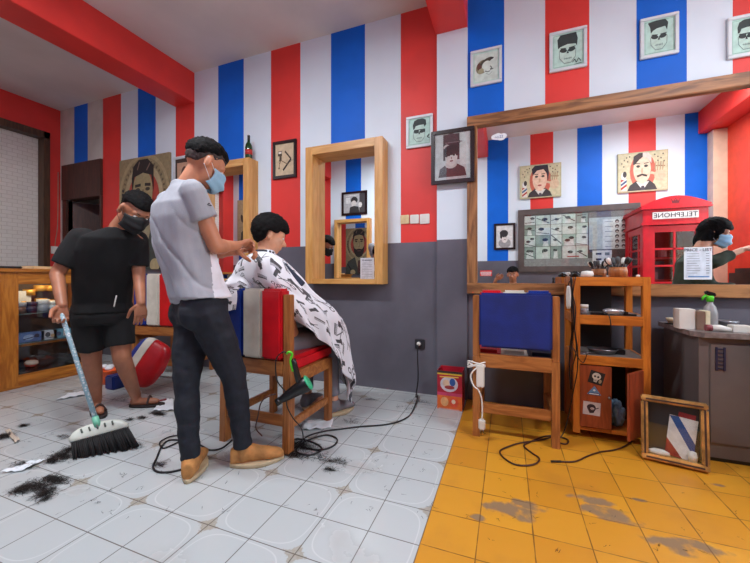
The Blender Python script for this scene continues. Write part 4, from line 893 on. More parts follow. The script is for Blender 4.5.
m = MB(); m.tube(smooth_path([fl(556, 436), fl(545, 440), fl(533, 442), fl(520, 444), fl(510, 447), fl(500, 452), fl(504, 459), fl(515, 465.5), fl(528, 466.5), fl(537, 464), fl(539, 459), fl(532, 454), fl(524, 447), fl(530, 443), fl(546, 437), fl(560, 438), fl(568, 441), fl(566, 445), fl(556, 443)], 8), .0045, 8); m.build('cord', M('brown_cable', (58, 26, 20), .45), t)
t = thing('loose_cable', fl(590, 460), 'dark cable with a free jack end stretching toward the shelf rack', 'cable')
m = MB(); m.tube(smooth_path([fl(560, 462.6), fl(575, 462.5), fl(588, 457), fl(600, 453), fl(614, 451), fl(624, 447.5), fl(632, 442)], 8), .004, 8); m.build('cord', M('brown_cable', (58, 26, 20), .45), t)
m = MB(); m.tube([fl(551, 462.5), fl(561, 462.6)], [.006, .006], 8); m.build('jack', BLACKP, t)
# white power strip tied to the blue chair
q = V((-.165, 2.225, .41)); t = thing('power_strip', q, 'white power strip with its lead wound round the blue backed chair', 'power strip')
m = MB(); m.box(q.x-.012, q.x+.035, q.y-.022, q.y+.012, q.z-.09, q.z+.05, .006); m.build('strip_body', WHITEP, t)
m = MB(); pts = []
for k in range(40):
    a = k*.62; pts.append(V((-.180+.052*math.cos(a), 2.247+.034*math.sin(a), .44+.012*math.sin(k*.9)+.0006*k)))
pts += [V((-.195, 2.20, .42)), V((-.21, 2.20, .38)), V((-.19, 2.19, .33)), V((-.165, 2.19, .31)), V((-.145, 2.19, .26)), V((-.14, 2.19, .18)), V((-.143, 2.19, .135))]
m.tube(smooth_path(pts, 3), .0045, 8); m.build('lead', WHITEP, t)
m = MB(); m.box(-.163, -.123, 2.175, 2.205, .07, .135, .008); pl_ = m.build('plug', WHITEP, t)
for dx in (-.152, -.134):
    m = MB(); m.tube([V((dx, 2.19, .07)), V((dx, 2.19, .05))], .0025, 6); m.build('pin', M('steel', (150, 150, 152), .3, 1), pl_)

# ================= hair dryer hung on the boy's chair =================
p0 = at_depth(277.5, 402, 1.88); p1 = at_depth(309, 382, 1.90); ax = (p1-p0)
t = thing('hair_dryer', p1, 'black hair dryer with green trim hanging nozzle down on the boy\'s chair', 'hair dryer')
axn = ax.normalized(); L = ax.length
m = MB(); m.lathe([(.0, .004), (.013, 0), (.017, .0), (.019, L*.12), (.026, L*.3), (.034, L*.6), (.043, L*.82), (.042, L*.95), (.036, L), (0, L)], p0, 24, axis=axn); m.build('barrel', BLACKP, t)
m = MB(); m.lathe([(.037, L*.955), (.0435, L*.955), (.043, L*.985), (.037, L*1.01)], p0, 24, axis=axn); m.build('green_ring', M('mint_trim', (50, 170, 120), .35), t)
m = MB(); m.lathe([(0, -.006), (.020, -.006), (.020, .018), (0, .018)], p0, 20, axis=axn); m.build('nozzle', BLACKP, t)
hb = p0+ax*.72; ht = at_depth(292, 354, 1.87)
m = MB(); m.tube([hb, hb.lerp(ht, .3), hb.lerp(ht, .7), hb.lerp(ht, .85)], [.019, .017, .015, .013], 12); m.build('handle', BLACKP, t)
m = MB(); m.tube(smooth_path([hb.lerp(ht, .5)+V((-.012, -.012, 0)), hb.lerp(ht, .8)+V((-.012, -.012, 0)), ht, ht+V((-.012, -.01, .012)), ht+V((-.03, -.004, .0))]), .0065, 8); m.build('green_lead', M('lime_plastic', (90, 214, 40), .35), t)
m = MB(); m.tube(smooth_path([ht+V((-.03, -.004, 0)), at_depth(283, 352, 1.86), at_depth(276, 360, 1.85), at_depth(277, 380, 1.85), at_depth(285, 392, 1.88), at_depth(287, 406, 1.88), at_depth(293, 418, 1.90), at_depth(301, 428, 1.95), fl(303, 440), fl(298, 448)], 8), .0035, 8); m.build('power_cord', CABLE, t)
t = thing('thin_cable', at_depth(262, 430, 1.87), 'thin dark cable hanging in a bend behind the boy\'s chair', 'cable')
m = MB(); m.tube(smooth_path([at_depth(276, 394, 1.86), at_depth(268, 396, 1.84), at_depth(261, 403, 1.82), at_depth(258, 416, 1.82), at_depth(256, 428, 1.82), at_depth(262, 436, 1.85)], 8), .0035, 8); m.build('cord', M('brown_cable', (58, 26, 20), .45), t)

# ================= display cabinet at far left =================
CX, CY1, CY0, CD, CH = -4.10, 2.34, .62, .42, 1.075
t = thing('display_cabinet', (CX-CD/2, (CY0+CY1)/2, 0), 'honey wood display cabinet with glass front beside the sweeping man', 'cabinet')
m = MB(); m.box(CX-CD-.02, CX+.03, CY0-.02, CY1+.02, CH-.03, CH, .004); m.build('cabinet_top', SHOWWOOD_Y, t)
m = MB(); m.box(CX-CD, CX, CY0, CY1, .0, .035, .003); m.build('cabinet_base', SHOWWOOD_Y, t)
m = MB(); m.box(CX-.03, CX, CY0, CY1, .035, .115, .003); m.build('bottom_rail', SHOWWOOD_Y, t)
m = MB(); m.box(CX-.03, CX, CY0, CY1, CH-.14, CH-.03, .003); m.build('top_rail', SHOWWOOD_Y, t)
pY = at_side(9.5, 330, CX).y
for y0, y1 in ((pY-.06, pY+.06), (CY1-.06, CY1), (CY0, CY0+.06)):
    m = MB(); m.box(CX-.035, CX+.003, y0, y1, 0.02, CH-.03, .003); m.build('upright', SHOWWOOD_Z, t)
m = MB(); m.box(CX-.026, CX-.006, CY0+.06, pY-.06, .115, CH-.14); m.build('wooden_door', SHOWWOOD_Z, t)
m = MB(); m.box(CX-CD, CX-.03, CY1-.02, CY1, .03, CH-.03); m.build('end_panel', SHOWWOOD_Z, t)
m = MB(); m.box(CX-CD, CX-.03, CY0, CY0+.02, .03, CH-.03); m.build('end_panel', SHOWWOOD_Z, t)
m = MB(); m.box(CX-CD, CX-CD+.01, CY0, CY1, .03, CH-.03); m.build('back_panel', M('cabinet_back', (104, 92, 88), .5, var=.1), t)
m = MB(); m.box(CX-.018, CX-.014, pY+.06, CY1-.06, .115, CH-.14); m.build('glass_pane', glass('cabinet_glass', alpha=.05), t)
SZ = (.395, .665)
for z in SZ:
    m = MB(); m.box(CX-CD+.01, CX-.03, pY+.03, CY1-.02, z-.01, z, .001); m.build('glass_shelf', M('shelf_edge_green', (96, 110, 108), .15), t)
m = MB(); m.box(CX-CD+.02, CX-.05, pY+.1, CY1-.1, SZ[0]-.012, SZ[0]-.035, .001); m.build('shelf_lath', SHOWWOOD_Y, t)
# goods: jars and boxes
def cab(u, v, back=.09): p = at_side(u, v, CX-back); return p
def tub(u, w_, h_, z, cb, cl, label, back=.09, group='grooming tubs in the display cabinet'):
    p = cab(u, 305, back); p.z = z; o = thing('grooming_tub', p, label, 'tub', group)
    m = MB(); m.lathe([(0, .001), (w_/2, .001), (w_/2, h_*.62), (0, h_*.62)], p, 20); m.build('tub_body', cb, o)
    m = MB(); m.lathe([(0, h_*.62), (w_/2*1.05, h_*.62), (w_/2*1.05, h_), (0, h_)], p, 20); m.build('lid', cl, o)
NAVYP = M('navy_plastic', (30, 40, 70), .35); GREYP = M('grey_plastic', (150, 156, 164), .35); BROWNP = M('amber_tin', (120, 84, 70), .35, .2); GOLDP = M('gold_tin', (214, 164, 70), .35, .3); PALEP = M('pale_card', (196, 202, 210), .5)
tub(20, .085, .10, SZ[1], BROWNP, GREYP, 'brown tub with a grey lid on the top cabinet shelf')
tub(31, .09, .10, SZ[1], NAVYP, NAVYP, 'navy tub on the top cabinet shelf')
tub(43, .09, .12, SZ[1], GREYP, WHITEP, 'grey tub with a white lid on the top cabinet shelf', .08)
tub(51, .07, .10, SZ[1], PALEP, WHITEP, 'pale tub nearest the sweeping man on the top cabinet shelf', .12)
for k, (u, zz, r_) in enumerate(((29, .08, .038), (29, .005, .036), (40, .10, .04), (41, .03, .04), (50, .10, .035), (49, .02, .035), (22, .02, .03))):
    p = cab(u, 300, .30); p.z = SZ[1]+.002+zz*1.9
    m = MB(); m.lathe([(0, 0), (r_*1.2, 0), (r_*1.2, .06), (0, .06)], p, 20); tag(m.build('gold_tin', GOLDP, None, p), 'round gold tin stacked at the back of the lit top cabinet shelf', 'tin', 'gold tins at the cabinet back')
p = cab(40, 292, .2); p.z = SZ[1]+.13; 
def carton(u, w_, h_, d_, z, mt, label, back=.1, strips=()):
    p = cab(u, 340, back); p.z = z; o = thing('small_carton', p, label, 'box', 'cartons on the lower cabinet shelf')
    m = MB(); m.box(p.x-d_/2, p.x+d_/2, p.y-w_/2, p.y+w_/2, z, z+h_, .003); m.build('carton_body', mt, o)
    if strips: art_mesh('print', strips, (p.x+d_/2, p.y-w_/2, z), (0, 1, 0), (0, 0, 1), w_, h_, o)
carton(29, .20, .085, .08, SZ[0], M('blue_card', (84, 110, 160), .5), 'blue printed carton on the lower cabinet shelf', strips=[ell2((150, 170, 200), .4, .5, .2, .3), line2((30, 40, 80), [(.2, .3), (.6, .5), (.9, .35)], .08), ell2((40, 44, 70), .7, .6, .1, .2)])
carton(47, .13, .085, .08, SZ[0], PALEP, 'pale carton with dark marks on the lower cabinet shelf', strips=[ell2((60, 64, 70), .4, .55, .16, .28), ell2((196, 160, 120), .7, .4, .12, .2), line2((60, 64, 80), [(.1, .2), (.9, .16)], .06)])
carton(60, .15, .085, .08, SZ[0], M('teal_card', (96, 150, 170), .5), 'teal carton on the lower cabinet shelf near the broom stick', strips=[ell2((70, 80, 110), .3, .5, .14, .25), rect2((206, 190, 180), .55, .2, .8, .8)])
carton(15.5, .05, .07, .07, SZ[0], M('dark_card', (60, 56, 58), .5), 'small dark carton at the upright on the lower cabinet shelf')
p = cab(20, 300, .28); m = MB(); p.z = SZ[1]; m.box(p.x-.01, p.x+.01, p.y-.02, p.y+.08, SZ[1]+.001, SZ[1]+.2, .002); tag(m.build('white_card', PAPER, None, p), 'upright white card at the back of the top cabinet shelf', 'card')
crumple('dark_cloth_pile', V((CX-.2, 2.02, .036)), (.13, .27, .10), M('black_cloth', (26, 24, 28), .8, var=.2, bump=.4), 'pile of dark cloth on the cabinet floor', 'cloth', 4, amp=.3)
p = cab(33, 365, .05); t = thing('red_white_ball', V((p.x, p.y, .13)), 'small red and white rounded pouch on the dark cloth in the cabinet', 'pouch')
m = MB(); p = V((CX-.075, p.y, .19)); m.lathe([(0, -.03), (.03, -.024), (.042, -.002), (0, -.002)], p, 16, axis=V((.3, .1, 1))); m.build('red_half', M('pouch_red', (170, 60, 50), .5), t)
m = MB(); m.lathe([(0, -.002), (.042, -.002), (.034, .02), (0, .028)], p, 16, axis=V((.3, .1, 1))); m.build('white_half', M('pouch_white', (206, 186, 170), .5), t)
for o_ in t.children: o_.data.transform(Matrix.Scale(1.3, 4, (0, 1, 0)))
# on top
p = at_side(7, 268, CX-.12); q = V((p.x, p.y, CH)); m = MB(); m.obox(q+V((0, 0, .012)), (.04, .2, .022), None, .006); tag(m.build('black_trimmer', BLACKP, None, q), 'flat black device on top of the display cabinet', 'trimmer')
p = at_side(42, 268, CX-.15); q = V((p.x, p.y, CH)); m = MB(); m.obox(q+V((0, 0, .014)), (.18, .26, .026), Matrix.Rotation(.2, 3, 'Z'), .003); tag(m.build('pale_book', M('yellowish_card', (232, 200, 150), .5), None, q), 'flat pale yellow book on top of the display cabinet', 'book')
# small lamp inside the cabinet's lit shelf
t = thing('cabinet_lamp', (CX-.12, pY+.30, CH-.035), 'small warm lamp under the cabinet top lighting the tins', 'lamp')
WARM = bpy.data.materials.new('warm_bulb'); WARM.use_nodes = True; _b = WARM.node_tree.nodes['Principled BSDF']; _b.inputs['Emission Color'].default_value = (1, .75, .4, 1); _b.inputs['Emission Strength'].default_value = 5
m = MB(); m.tube([V((CX-.12, pY+.12, CH-.045)), V((CX-.12, pY+.5, CH-.045))], .008, 8); m.build('lamp_tube', WARM, t)
ld = bpy.data.lights.new('cabinet_light', 'AREA'); ld.shape = 'RECTANGLE'; ld.size = .02; ld.size_y = .4; ld.energy = 1.6; ld.color = (1, .78, .5)
lo = bpy.data.objects.new('cabinet_light', ld); C.objects.link(lo); lo.location = (CX-.12, pY+.31, CH-.06)

# ================= red telephone box (opposite wall) =================
TX0, TX1, TY0, TY1, TH = 1.635, 2.30, OPP_Y+.03, .36, 2.04
TRED = M('telephone_red', (196, 22, 34), .3, var=.05)
t = thing('telephone_box', ((TX0+TX1)/2, TY0, 0), 'red telephone box with glazed door, reflected in the big mirror behind the woman', 'telephone box')
for x in (TX0, TX1-.07):
    for y in (TY0, TY1-.07):
        m = MB(); m.box(x, x+.07, y, y+.07, 0, 1.66, .006); m.build('corner_post', TRED, t)
m = MB(); m.box(TX0-.02, TX1+.02, TY0-.0, TY1+.02, 1.66, 1.70, .006); m.build('lower_cornice', TRED, t)
m = MB(); m.box(TX0, TX1, TY0, TY1, 1.70, 1.86, .006); sgn = m.build('sign_band', TRED, t)
m = MB(); m.box(TX0-.03, TX1+.03, TY0, TY1+.03, 1.86, 1.885, .006); m.build('upper_cornice', TRED, t)
m = MB(); n = 16; pts = [(TX0-.02, TY1+.02, 1.885)]+[(TX0-.02+(TX1-TX0+.04)*k/n, TY1+.02, 1.91+.11*math.sin(PI*k/n)) for k in range(n+1)]+[(TX1+.02, TY1+.02, 1.885)]
m.prism(pts[::-1], (0, TY0-TY1-.02, 0)); m.build('domed_roof', TRED, t)
m = MB(); m.box(TX0+.10, TX1-.10, TY1, TY1+.012, 1.735, 1.825, .003); sg = m.build('sign_plate', M('sign_white', (222, 216, 212), .4), sgn)
text_mesh('TELEPHONE', .082, pm((40, 30, 40)), 'lettering', sgn, ((TX0+TX1)/2, TY1+.0145, 1.778), (-1, 0, 0), (0, 0, 1), .001)
cz, cxm = 1.945, (TX0+TX1)/2
art_mesh('crown', [((110, 16, 26), [(-.5, 0), (.5, 0), (.5, .2), (-.5, .2)]), ((110, 16, 26), [(-.5, .2), (-.62, .75), (-.3, .45), (-.18, .85), (0, .5), (.18, .85), (.3, .45), (.62, .75), (.5, .2)]), ell2((110, 16, 26), 0, .95, .1, .12), ell2((110, 16, 26), -.62, .82, .08, .1), ell2((110, 16, 26), .62, .82, .08, .1)], (cxm, TY1+.0215, cz-.02), (-1, 0, 0), (0, 0, 1), .07, .06, t)
def glazed(axis, a0, a1, fix, nm):
    """frame with bars and panes"""
    def bx(m, u0, u1, z0, z1, th=.02):
        if axis == 'x': m.box(u0, u1, fix-th, fix, z0, z1, .002)
        else: m.box(fix, fix+th, u0, u1, z0, z1, .002)
    m = MB(); s_ = .06
    bx(m, a0, a0+s_, .1, 1.65); bx(m, a1-s_, a1, .1, 1.65); bx(m, a0+s_, a1-s_, 1.57, 1.65); bx(m, a0+s_, a1-s_, .1, .5)
    w_ = a1-a0-2*s_; fr = m.build(nm, TRED, t)
    m = MB(); vb = [a0+s_+w_*.18, a0+s_+w_*.82] if axis == 'y' else [a0+s_+w_*.5]
    for q_ in vb: bx(m, q_-.012, q_+.012, .5, 1.57, .016)
    for k in range(1, 5):
        z = .5+1.07*k/5; bx(m, a0+s_, a1-s_, z-.012, z+.012, .016)
    m.build('glazing_bars', TRED, fr)
    m = MB()
    if axis == 'x': m.box(a0+s_, a1-s_, fix-.011, fix-.009, .5, 1.57)
    else: m.box(fix+.009, fix+.011, a0+s_, a1-s_, .5, 1.57)
    m.build('glass_pane', glass('booth_glass', alpha=.06), fr)
glazed('x', TX0+.07, TX1-.07, TY1-.01, 'door'); glazed('y', TY0+.07, TY1-.07, TX0+.01, 'side_window')
m = MB(); m.box(TX1-.03, TX1-.02, TY0+.07, TY1-.07, .05, 1.66); m.build('far_side', TRED, t)
m = MB(); m.box(TX0+.07, TX1-.07, TY0+.01, TY0+.02, .05, 1.66); m.build('back_panel', M('booth_dark_red', (92, 20, 24), .5), t)
m = MB(); m.box(TX0+.005, TX1-.005, TY0+.005, TY1-.005, 0, .06, .004); m.build('booth_floor', TRED, t)
for z in (.95, 1.25):
    m = MB(); m.box(TX0+.07, TX1-.07, TY0+.02, TY0+.3, z, z+.018); m.build('inner_shelf', TRED, t)
for k, (x, z) in enumerate(((1.8, 1.268), (1.95, 1.268), (2.1, .968), (1.85, .968))):
    m = MB(); q = V((x, .05, z)); m.box(x-.035, x+.035, .01, .09, z, z+.1, .003); tag(m.build('booth_carton', (PALEP, M('dull_red', (140, 60, 66), .4))[k % 2], None, q), 'small carton on a shelf inside the red telephone box', 'box', 'cartons inside the telephone box')

# ================= bits on the floor =================
def paper_sheet(pts, label, cat='paper', z=.004, mt=None, curl=.01, seed=0):
    c_ = V((sum(p.x for p in pts)/len(pts), sum(p.y for p in pts)/len(pts), 0)); a, b_, c2, d_ = [p-c_ for p in pts]
    def fn(u, v):
        p = (a*(1-u)+b_*u)*(1-v)+(d_*(1-u)+c2*u)*v; return c_+V((p.x, p.y, z+curl*abs(noise.noise(V((u*3+seed, v*3, seed))))+curl*(u-.5)**2))
    m = MB(); m.grid(fn, 10, 10)
    bm_ = m.b; bmesh.ops.recalc_face_normals(bm_, faces=bm_.faces[:]); ex = bmesh.ops.solidify(bm_, geom=bm_.faces[:], thickness=.0008)
    tag(m.build('paper_sheet', mt or PAPER, None, c_), label, cat)
def fq(*uv): return [on_floor(u, v) for u, v in uv]
paper_sheet(fq((300, 432), (331, 429), (334, 420), (306, 422)), 'white paper sheet on the tiles beneath the boy\'s chair', curl=.03)
paper_sheet(fq((0, 474), (22, 472), (46, 461), (34, 462)), 'narrow white paper strip with clippings by the broom', curl=.02, seed=2)
paper_sheet(fq((55, 401), (84, 396), (92, 391), (70, 394)), 'white paper scrap on the floor behind the broom stick', curl=.02, seed=4)
paper_sheet(fq((152, 412), (174, 411), (173, 400), (163, 400)), 'white paper piece on the floor beside the barber\'s nearer leg', curl=.02, seed=6)
paper_sheet(fq((5, 432), (15, 444), (20, 441), (9, 430)), 'small beige paper scrap near the dark hair tuft', curl=.02, seed=7, mt=M('beige_paper', (190, 176, 160), .7))
q0, q1 = fl(147, 406, .012), fl(166, 401, .012); t = thing('plastic_bar', q0, 'dull red plastic bar lying on the floor behind the sweeping man\'s foot', 'handle')
m = MB(); m.tube([q0, q0.lerp(q1, .5), q1], [.012, .011, .010], 8); m.build('grip', M('dull_red', (140, 60, 66), .4), t)

# hair clippings
random.seed(21)
HAIR = M('cut_hair', (22, 18, 18), .6, var=.2)
m = MB(); bmh = m.b
def hair(c, l, zmax):
    a = random.uniform(0, 2*PI); k = random.uniform(-1.2, 1.2); w_ = .0011; z = random.uniform(.001, zmax); p = V((c[0], c[1], z)); prev = None
    for i in range(4):
        d_ = V((math.cos(a), math.sin(a), random.uniform(-.1, .15))); nn = V((-d_.y, d_.x, 0))*w_*(1-i/4.5)
        cur = (bmh.verts.new(p+nn), bmh.verts.new(p-nn))
        if prev: bmh.faces.new((prev[0], prev[1], cur[1], cur[0]))
        prev = cur; p = p+d_*l/3; p.z = max(.0008, p.z); a += k*.4
def clump(u, v, rx, ry, n, l=.03, z=.015):
    c_ = on_floor(u, v)
    for _ in range(n):
        r = random.gauss(0, .5), random.gauss(0, .5); hair((c_.x+r[0]*rx, c_.y+r[1]*ry), l*random.uniform(.5, 1.4), z*max(.1, 1-abs(r[0])))
for a in ((38, 487, .10, .03, 380), (55, 480, .08, .025, 380), (22, 490, .04, .03, 260), (45, 494, .03, .035, 180), (46, 499, .02, .02, 70), (24, 466, .08, .02, 160), (62, 456, .07, .03, 420), (52, 461, .04, .02, 200), (70, 450, .05, .02, 200), (2, 437, .06, .05, 380), (24, 426, .03, .012, 120), (158, 414, .06, .02, 330), (142, 418, .04, .012, 110), (130, 420, .03, .01, 70), (64, 437, .05, .015, 50),
          (300, 446, .11, .05, 620), (292, 455, .08, .03, 330), (320, 458, .12, .05, 110), (330, 470, .03, .02, 60), (338, 462, .06, .03, 80), (352, 422, .07, .03, 60), (349, 405, .05, .03, 50), (420, 402, .10, .03, 90), (372, 400, .06, .02, 30), (404, 408, .1, .04, 40), (160, 465, .04, .02, 70), (136, 445, .06, .02, 50), (480, 433, .03, .02, 30), (120, 400, .1, .05, 60)):
    clump(*a)
for _ in range(420):
    u, v = random.uniform(5, 440), random.uniform(405, 520)
    if random.random() < (1-(v-405)/150): clump(u, v, .02, .02, random.choice((1, 1, 2, 4)), .018, .003)
for _ in range(40): clump(random.uniform(460, 740), random.uniform(440, 555), .01, .01, 2, .015, .003)
o = m.build('hair_clippings', HAIR, None, (-1.8, 1.5, 0), recalc=False); tag(o, 'dark cut hair scattered in tufts over the white tiles', 'hair', kind='stuff')
# ================= people =================
def skin_mat(name, col):
    m = M(name, col, .48, var=.05, scale=14, bump=.12, bscale=120)
    b = m.node_tree.nodes['Principled BSDF']; b.inputs['Subsurface Weight'].default_value = .08; b.inputs['Subsurface Radius'].default_value = (.02, .008, .004)
    return m
SKIN1 = skin_mat('skin_tan', (186, 124, 92)); SKIN2 = skin_mat('skin_brown', (166, 108, 80)); SKIN3 = skin_mat('skin_light', (214, 158, 126))
HAIRM = M('black_hair', (13, 11, 12), .75, var=.3, scale=60, bump=1.0, bscale=240, spec=.15)
FADEM = M('shaved_hair', (48, 34, 30), .6, var=.15, scale=80)
def ring(c, x, y, rx, ry, n=16): return [V(c)+x*(rx*math.cos(2*PI*k/n))+y*(ry*math.sin(2*PI*k/n)) for k in range(n)]
def cap(m, p0, p1, r0, r1, flat0=False, flat1=False, n=14):
    p0, p1 = V(p0), V(p1); d = (p1-p0).normalized(); x, y = frame_of(d); rs = []
    if not flat0: rs += [ring(p0-d*r0*math.cos(a), x, y, max(r0*math.sin(a), 1e-4), max(r0*math.sin(a), 1e-4), n) for a in (0.02, .5, 1.0)]
    rs += [ring(p0, x, y, r0, r0, n), ring(p1, x, y, r1, r1, n)]
    if not flat1: rs += [ring(p1+d*r1*math.cos(a), x, y, max(r1*math.sin(a), 1e-4), max(r1*math.sin(a), 1e-4), n) for a in (1.0, .5, .02)]
    m.rings(rs)
def limb(m, pts, rs, flat0=False, flat1=False):
    for i in range(len(pts)-1):
        cap(m, pts[i], pts[i+1], rs[i], rs[i+1], flat0 and i == 0, flat1 and i == len(pts)-2)
def ell(m, c, r, B=None):
    """ellipsoid; B = (x, y, z) axes"""
    x, y, z = B or (V((1, 0, 0)), V((0, 1, 0)), V((0, 0, 1))); c = V(c)
    m.rings([[c+x*(r[0]*math.sin(t)*math.cos(2*PI*k/18))+y*(r[1]*math.sin(t)*math.sin(2*PI*k/18))+z*(r[2]*math.cos(t)) for k in range(18)] for t in [.02+(PI-.04)*i/12 for i in range(13)]])
def loft(m, secs, n=24):
    """secs: (centre, x axis, y axis, rx, ry) ; slightly squared ellipses"""
    rs = []
    for c, x, y, rx, ry in secs:
        r = []
        for k in range(n):
            a = 2*PI*k/n; ca, sa = math.cos(a), math.sin(a)
            r.append(V(c)+V(x)*(rx*math.copysign(abs(ca)**.85, ca))+V(y)*(ry*math.copysign(abs(sa)**.85, sa)))
        rs.append(r)
    m.rings(rs)
def solid(m, voxel, smooth=4, fac=.5, disp=None):
    """join overlapping closed shells into one continuous surface"""
    bmesh.ops.recalc_face_normals(m.b, faces=m.b.faces[:])
    me = bpy.data.meshes.new('raw'); m.b.to_mesh(me); m.b.free()
    ob = bpy.data.objects.new('raw', me); C.objects.link(ob)
    r = ob.modifiers.new('r', 'REMESH'); r.mode = 'VOXEL'; r.voxel_size = voxel
    if smooth: s_ = ob.modifiers.new('s', 'SMOOTH'); s_.iterations = smooth; s_.factor = fac
    dg = bpy.context.evaluated_depsgraph_get(); out = bpy.data.meshes.new_from_object(ob.evaluated_get(dg))
    bpy.data.objects.remove(ob); bpy.data.meshes.remove(me)
    if disp:
        out.update(); nr = [v.normal.copy() for v in out.vertices]
        for v, n_ in zip(out.vertices, nr): v.co += n_*disp(v.co, n_)
    for p in out.polygons: p.use_smooth = True
    return out
def join_meshes(ms):
    b = bmesh.new()
    for x in ms: b.from_mesh(x)
    me = bpy.data.meshes.new('joined'); b.to_mesh(me); b.free()
    for p in me.polygons: p.use_smooth = True
    return me
def axes(f, up=V((0, 0, 1))):
    f = V(f).normalized(); r = f.cross(up).normalized(); return r, f, r.cross(f).normalized()
def hand(m, wrist, d, palm, side, curl=.5, k=1.0):
    """d: wrist to fingertips; palm: palm normal (inner side); side: vector toward the thumb"""
    d = V(d).normalized(); palm = V(palm); palm = (palm-d*palm.dot(d)).normalized(); s_ = V(side); s_ = (s_-d*s_.dot(d)-palm*s_.dot(palm)).normalized()
    w = V(wrist)
    loft(m, [(w-d*.01*k, s_, palm, .024*k, .018*k), (w+d*.02*k, s_, palm, .03*k, .017*k), (w+d*.055*k, s_, palm, .040*k, .016*k), (w+d*.088*k, s_, palm, .040*k, .012*k)], 16)
    for i, (L, off) in enumerate(((.068, .030), (.078, .0105), (.072, -.0095), (.055, -.029))):
        p = w+d*(.080 if i != 3 else .074)*k+s_*off*k; q = d+s_*(off*1.3); q.normalize(); rad = (.0088, .009, .0086, .0076)[i]*k; pts = [p]; a = curl*.55
        for j, fr in enumerate((.46, .31, .23)):
            dd = (q*math.cos(a)+palm*math.sin(a)); p = p+dd*(L*fr*k); pts.append(p); a += curl*(.9 if j == 0 else .6)
        limb(m, pts, [rad, rad*.95, rad*.88, rad*.78])
    p = w+d*.022*k+s_*.026*k+palm*.004; a1 = (d*.62+s_*.66+palm*(.35+.4*curl)).normalized(); p1 = p+a1*.040*k
    a2 = (d*.85+s_*.2+palm*(.3+.5*curl)).normalized(); p2 = p1+a2*.032*k; p3 = p2+(a2+d*.2).normalized()*.024*k
    limb(m, [w+d*.015*k+s_*.012*k, p, p1, p2, p3], [.016*k, .0155*k, .0115*k, .010*k, .0085*k])
def head_shells(m, c, B, k=1.0, neck_to=None, nr=.055):
    r, f, u = B
    P = lambda x, y, z: V(c)+r*(x*k)+f*(y*k)+u*(z*k)
    ell(m, P(0, -.012, .022), (.076*k, .096*k, .092*k), B)
    ell(m, P(0, .028, -.040), (.062*k, .066*k, .078*k), B)         # face
    ell(m, P(0, .052, -.088), (.034*k, .034*k, .026*k), B)         # chin
    ell(m, P(0, .070, .018), (.056*k, .022*k, .026*k), B)          # brow
    cap(m, P(0, .088, .000), P(0, .110, -.034), .008*k, .0135*k)   # nose
    ell(m, P(.011, .098, -.038), (.009*k, .010*k, .007*k), B); ell(m, P(-.011, .098, -.038), (.009*k, .010*k, .007*k), B)
    ell(m, P(.034, .070, -.022), (.022*k, .020*k, .018*k), B); ell(m, P(-.034, .070, -.022), (.022*k, .020*k, .018*k), B)
    ell(m, P(0, .088, -.062), (.024*k, .010*k, .006*k), B); ell(m, P(0, .086, -.071), (.021*k, .011*k, .006*k), B)
    for s_ in (-1, 1):
        E1 = (r*.25*s_+f*-.1, f, u)
        x_ = (r*.94-f*.34*s_).normalized(); y_ = u.cross(x_).normalized()
        ell(m, P(.086*s_, -.012, -.012), (.009*k, .020*k, .033*k), (x_, y_, u))
        ell(m, P(.084*s_, -.012, .008), (.009*k, .017*k, .014*k), (x_, y_, u))
        ell(m, P(.079*s_, -.002, -.036), (.008*k, .009*k, .012*k), (x_, y_, u))
    if neck_to is not None: limb(m, [P(0, -.018, -.03), V(neck_to)+V((0, 0, .0))], [nr, nr*1.06])
def eyes(t, c, B, k=1.0, closed=False):
    r, f, u = B
    for s_ in (-1, 1):
        p = V(c)+r*(.031*s_*k)+f*(.078*k)-u*(.000*k)
        m = MB(); ell(m, p, (.0135*k, .0105*k, .0085*k), B); e = m.build('eye', M('eye_white', (226, 222, 216), .2, var=.01), t)
        m = MB(); ell(m, p+f*(.0085*k)-u*(.001*k), (.0055*k, .003*k, .0055*k), B); m.build('iris', M('iris_dark', (30, 18, 14), .1), e)
        m = MB(); q = V(c)+f*(.0905*k)+u*(.020*k)
        m.tube([q+r*(.016*s_*k)-f*.001, q+r*(.032*s_*k)+u*.004-f*.006, q+r*(.050*s_*k)-f*.021-u*.001], [.0032, .004, .0022], 6); m.build('eyebrow', HAIRM, t)
def hair_shell(c, B, k, fn, seed=0, sub=5):
    """fn(x,y,z) of a unit direction in head axes -> hair thickness (m), negative = hidden inside the head"""
    r, f, u = B; b2 = bmesh.new(); bmesh.ops.create_icosphere(b2, subdivisions=sub, radius=1)
    cc = V(c)+f*(-.012*k)+u*(.022*k)
    for v in b2.verts:
        q = v.co.normalized(); x, y, z = q
        e = fn(x, y, z); st = .0045*noise.noise(V((x*34+seed, y*12, z*12)))+.005*noise.noise(V((x*7+seed, y*7, z*7)))
        if e < 0: st = 0
        rx, ry, rz = .076*k+e+st, .096*k+e+st, .092*k+e+st
        v.co = cc+r*(x*rx)+f*(y*ry)+u*(z*rz)
    m = MB(); m.merge(b2, Matrix(), True); return m
def ss(a, b, x):
    t = max(0, min(1, (x-a)/(b-a))); return t*t*(3-2*t)
def short_hair(top=.020, side=.004, line=.25, fade=-.05):
    def fn(x, y, z):
        lim = line+.05*abs(x) if y > .25 else (line*ss(-.6, .25, y)-.62*(1-ss(-.6, .25, y)))
        if abs(x) > .75 and -.25 < y < .3: lim = max(lim, -.08)
        inside = ss(lim-.04, lim+.05, z)
        t = side+(top-side)*ss(fade, fade+.55, z)
        return -.02+(t+.02)*inside
    return fn
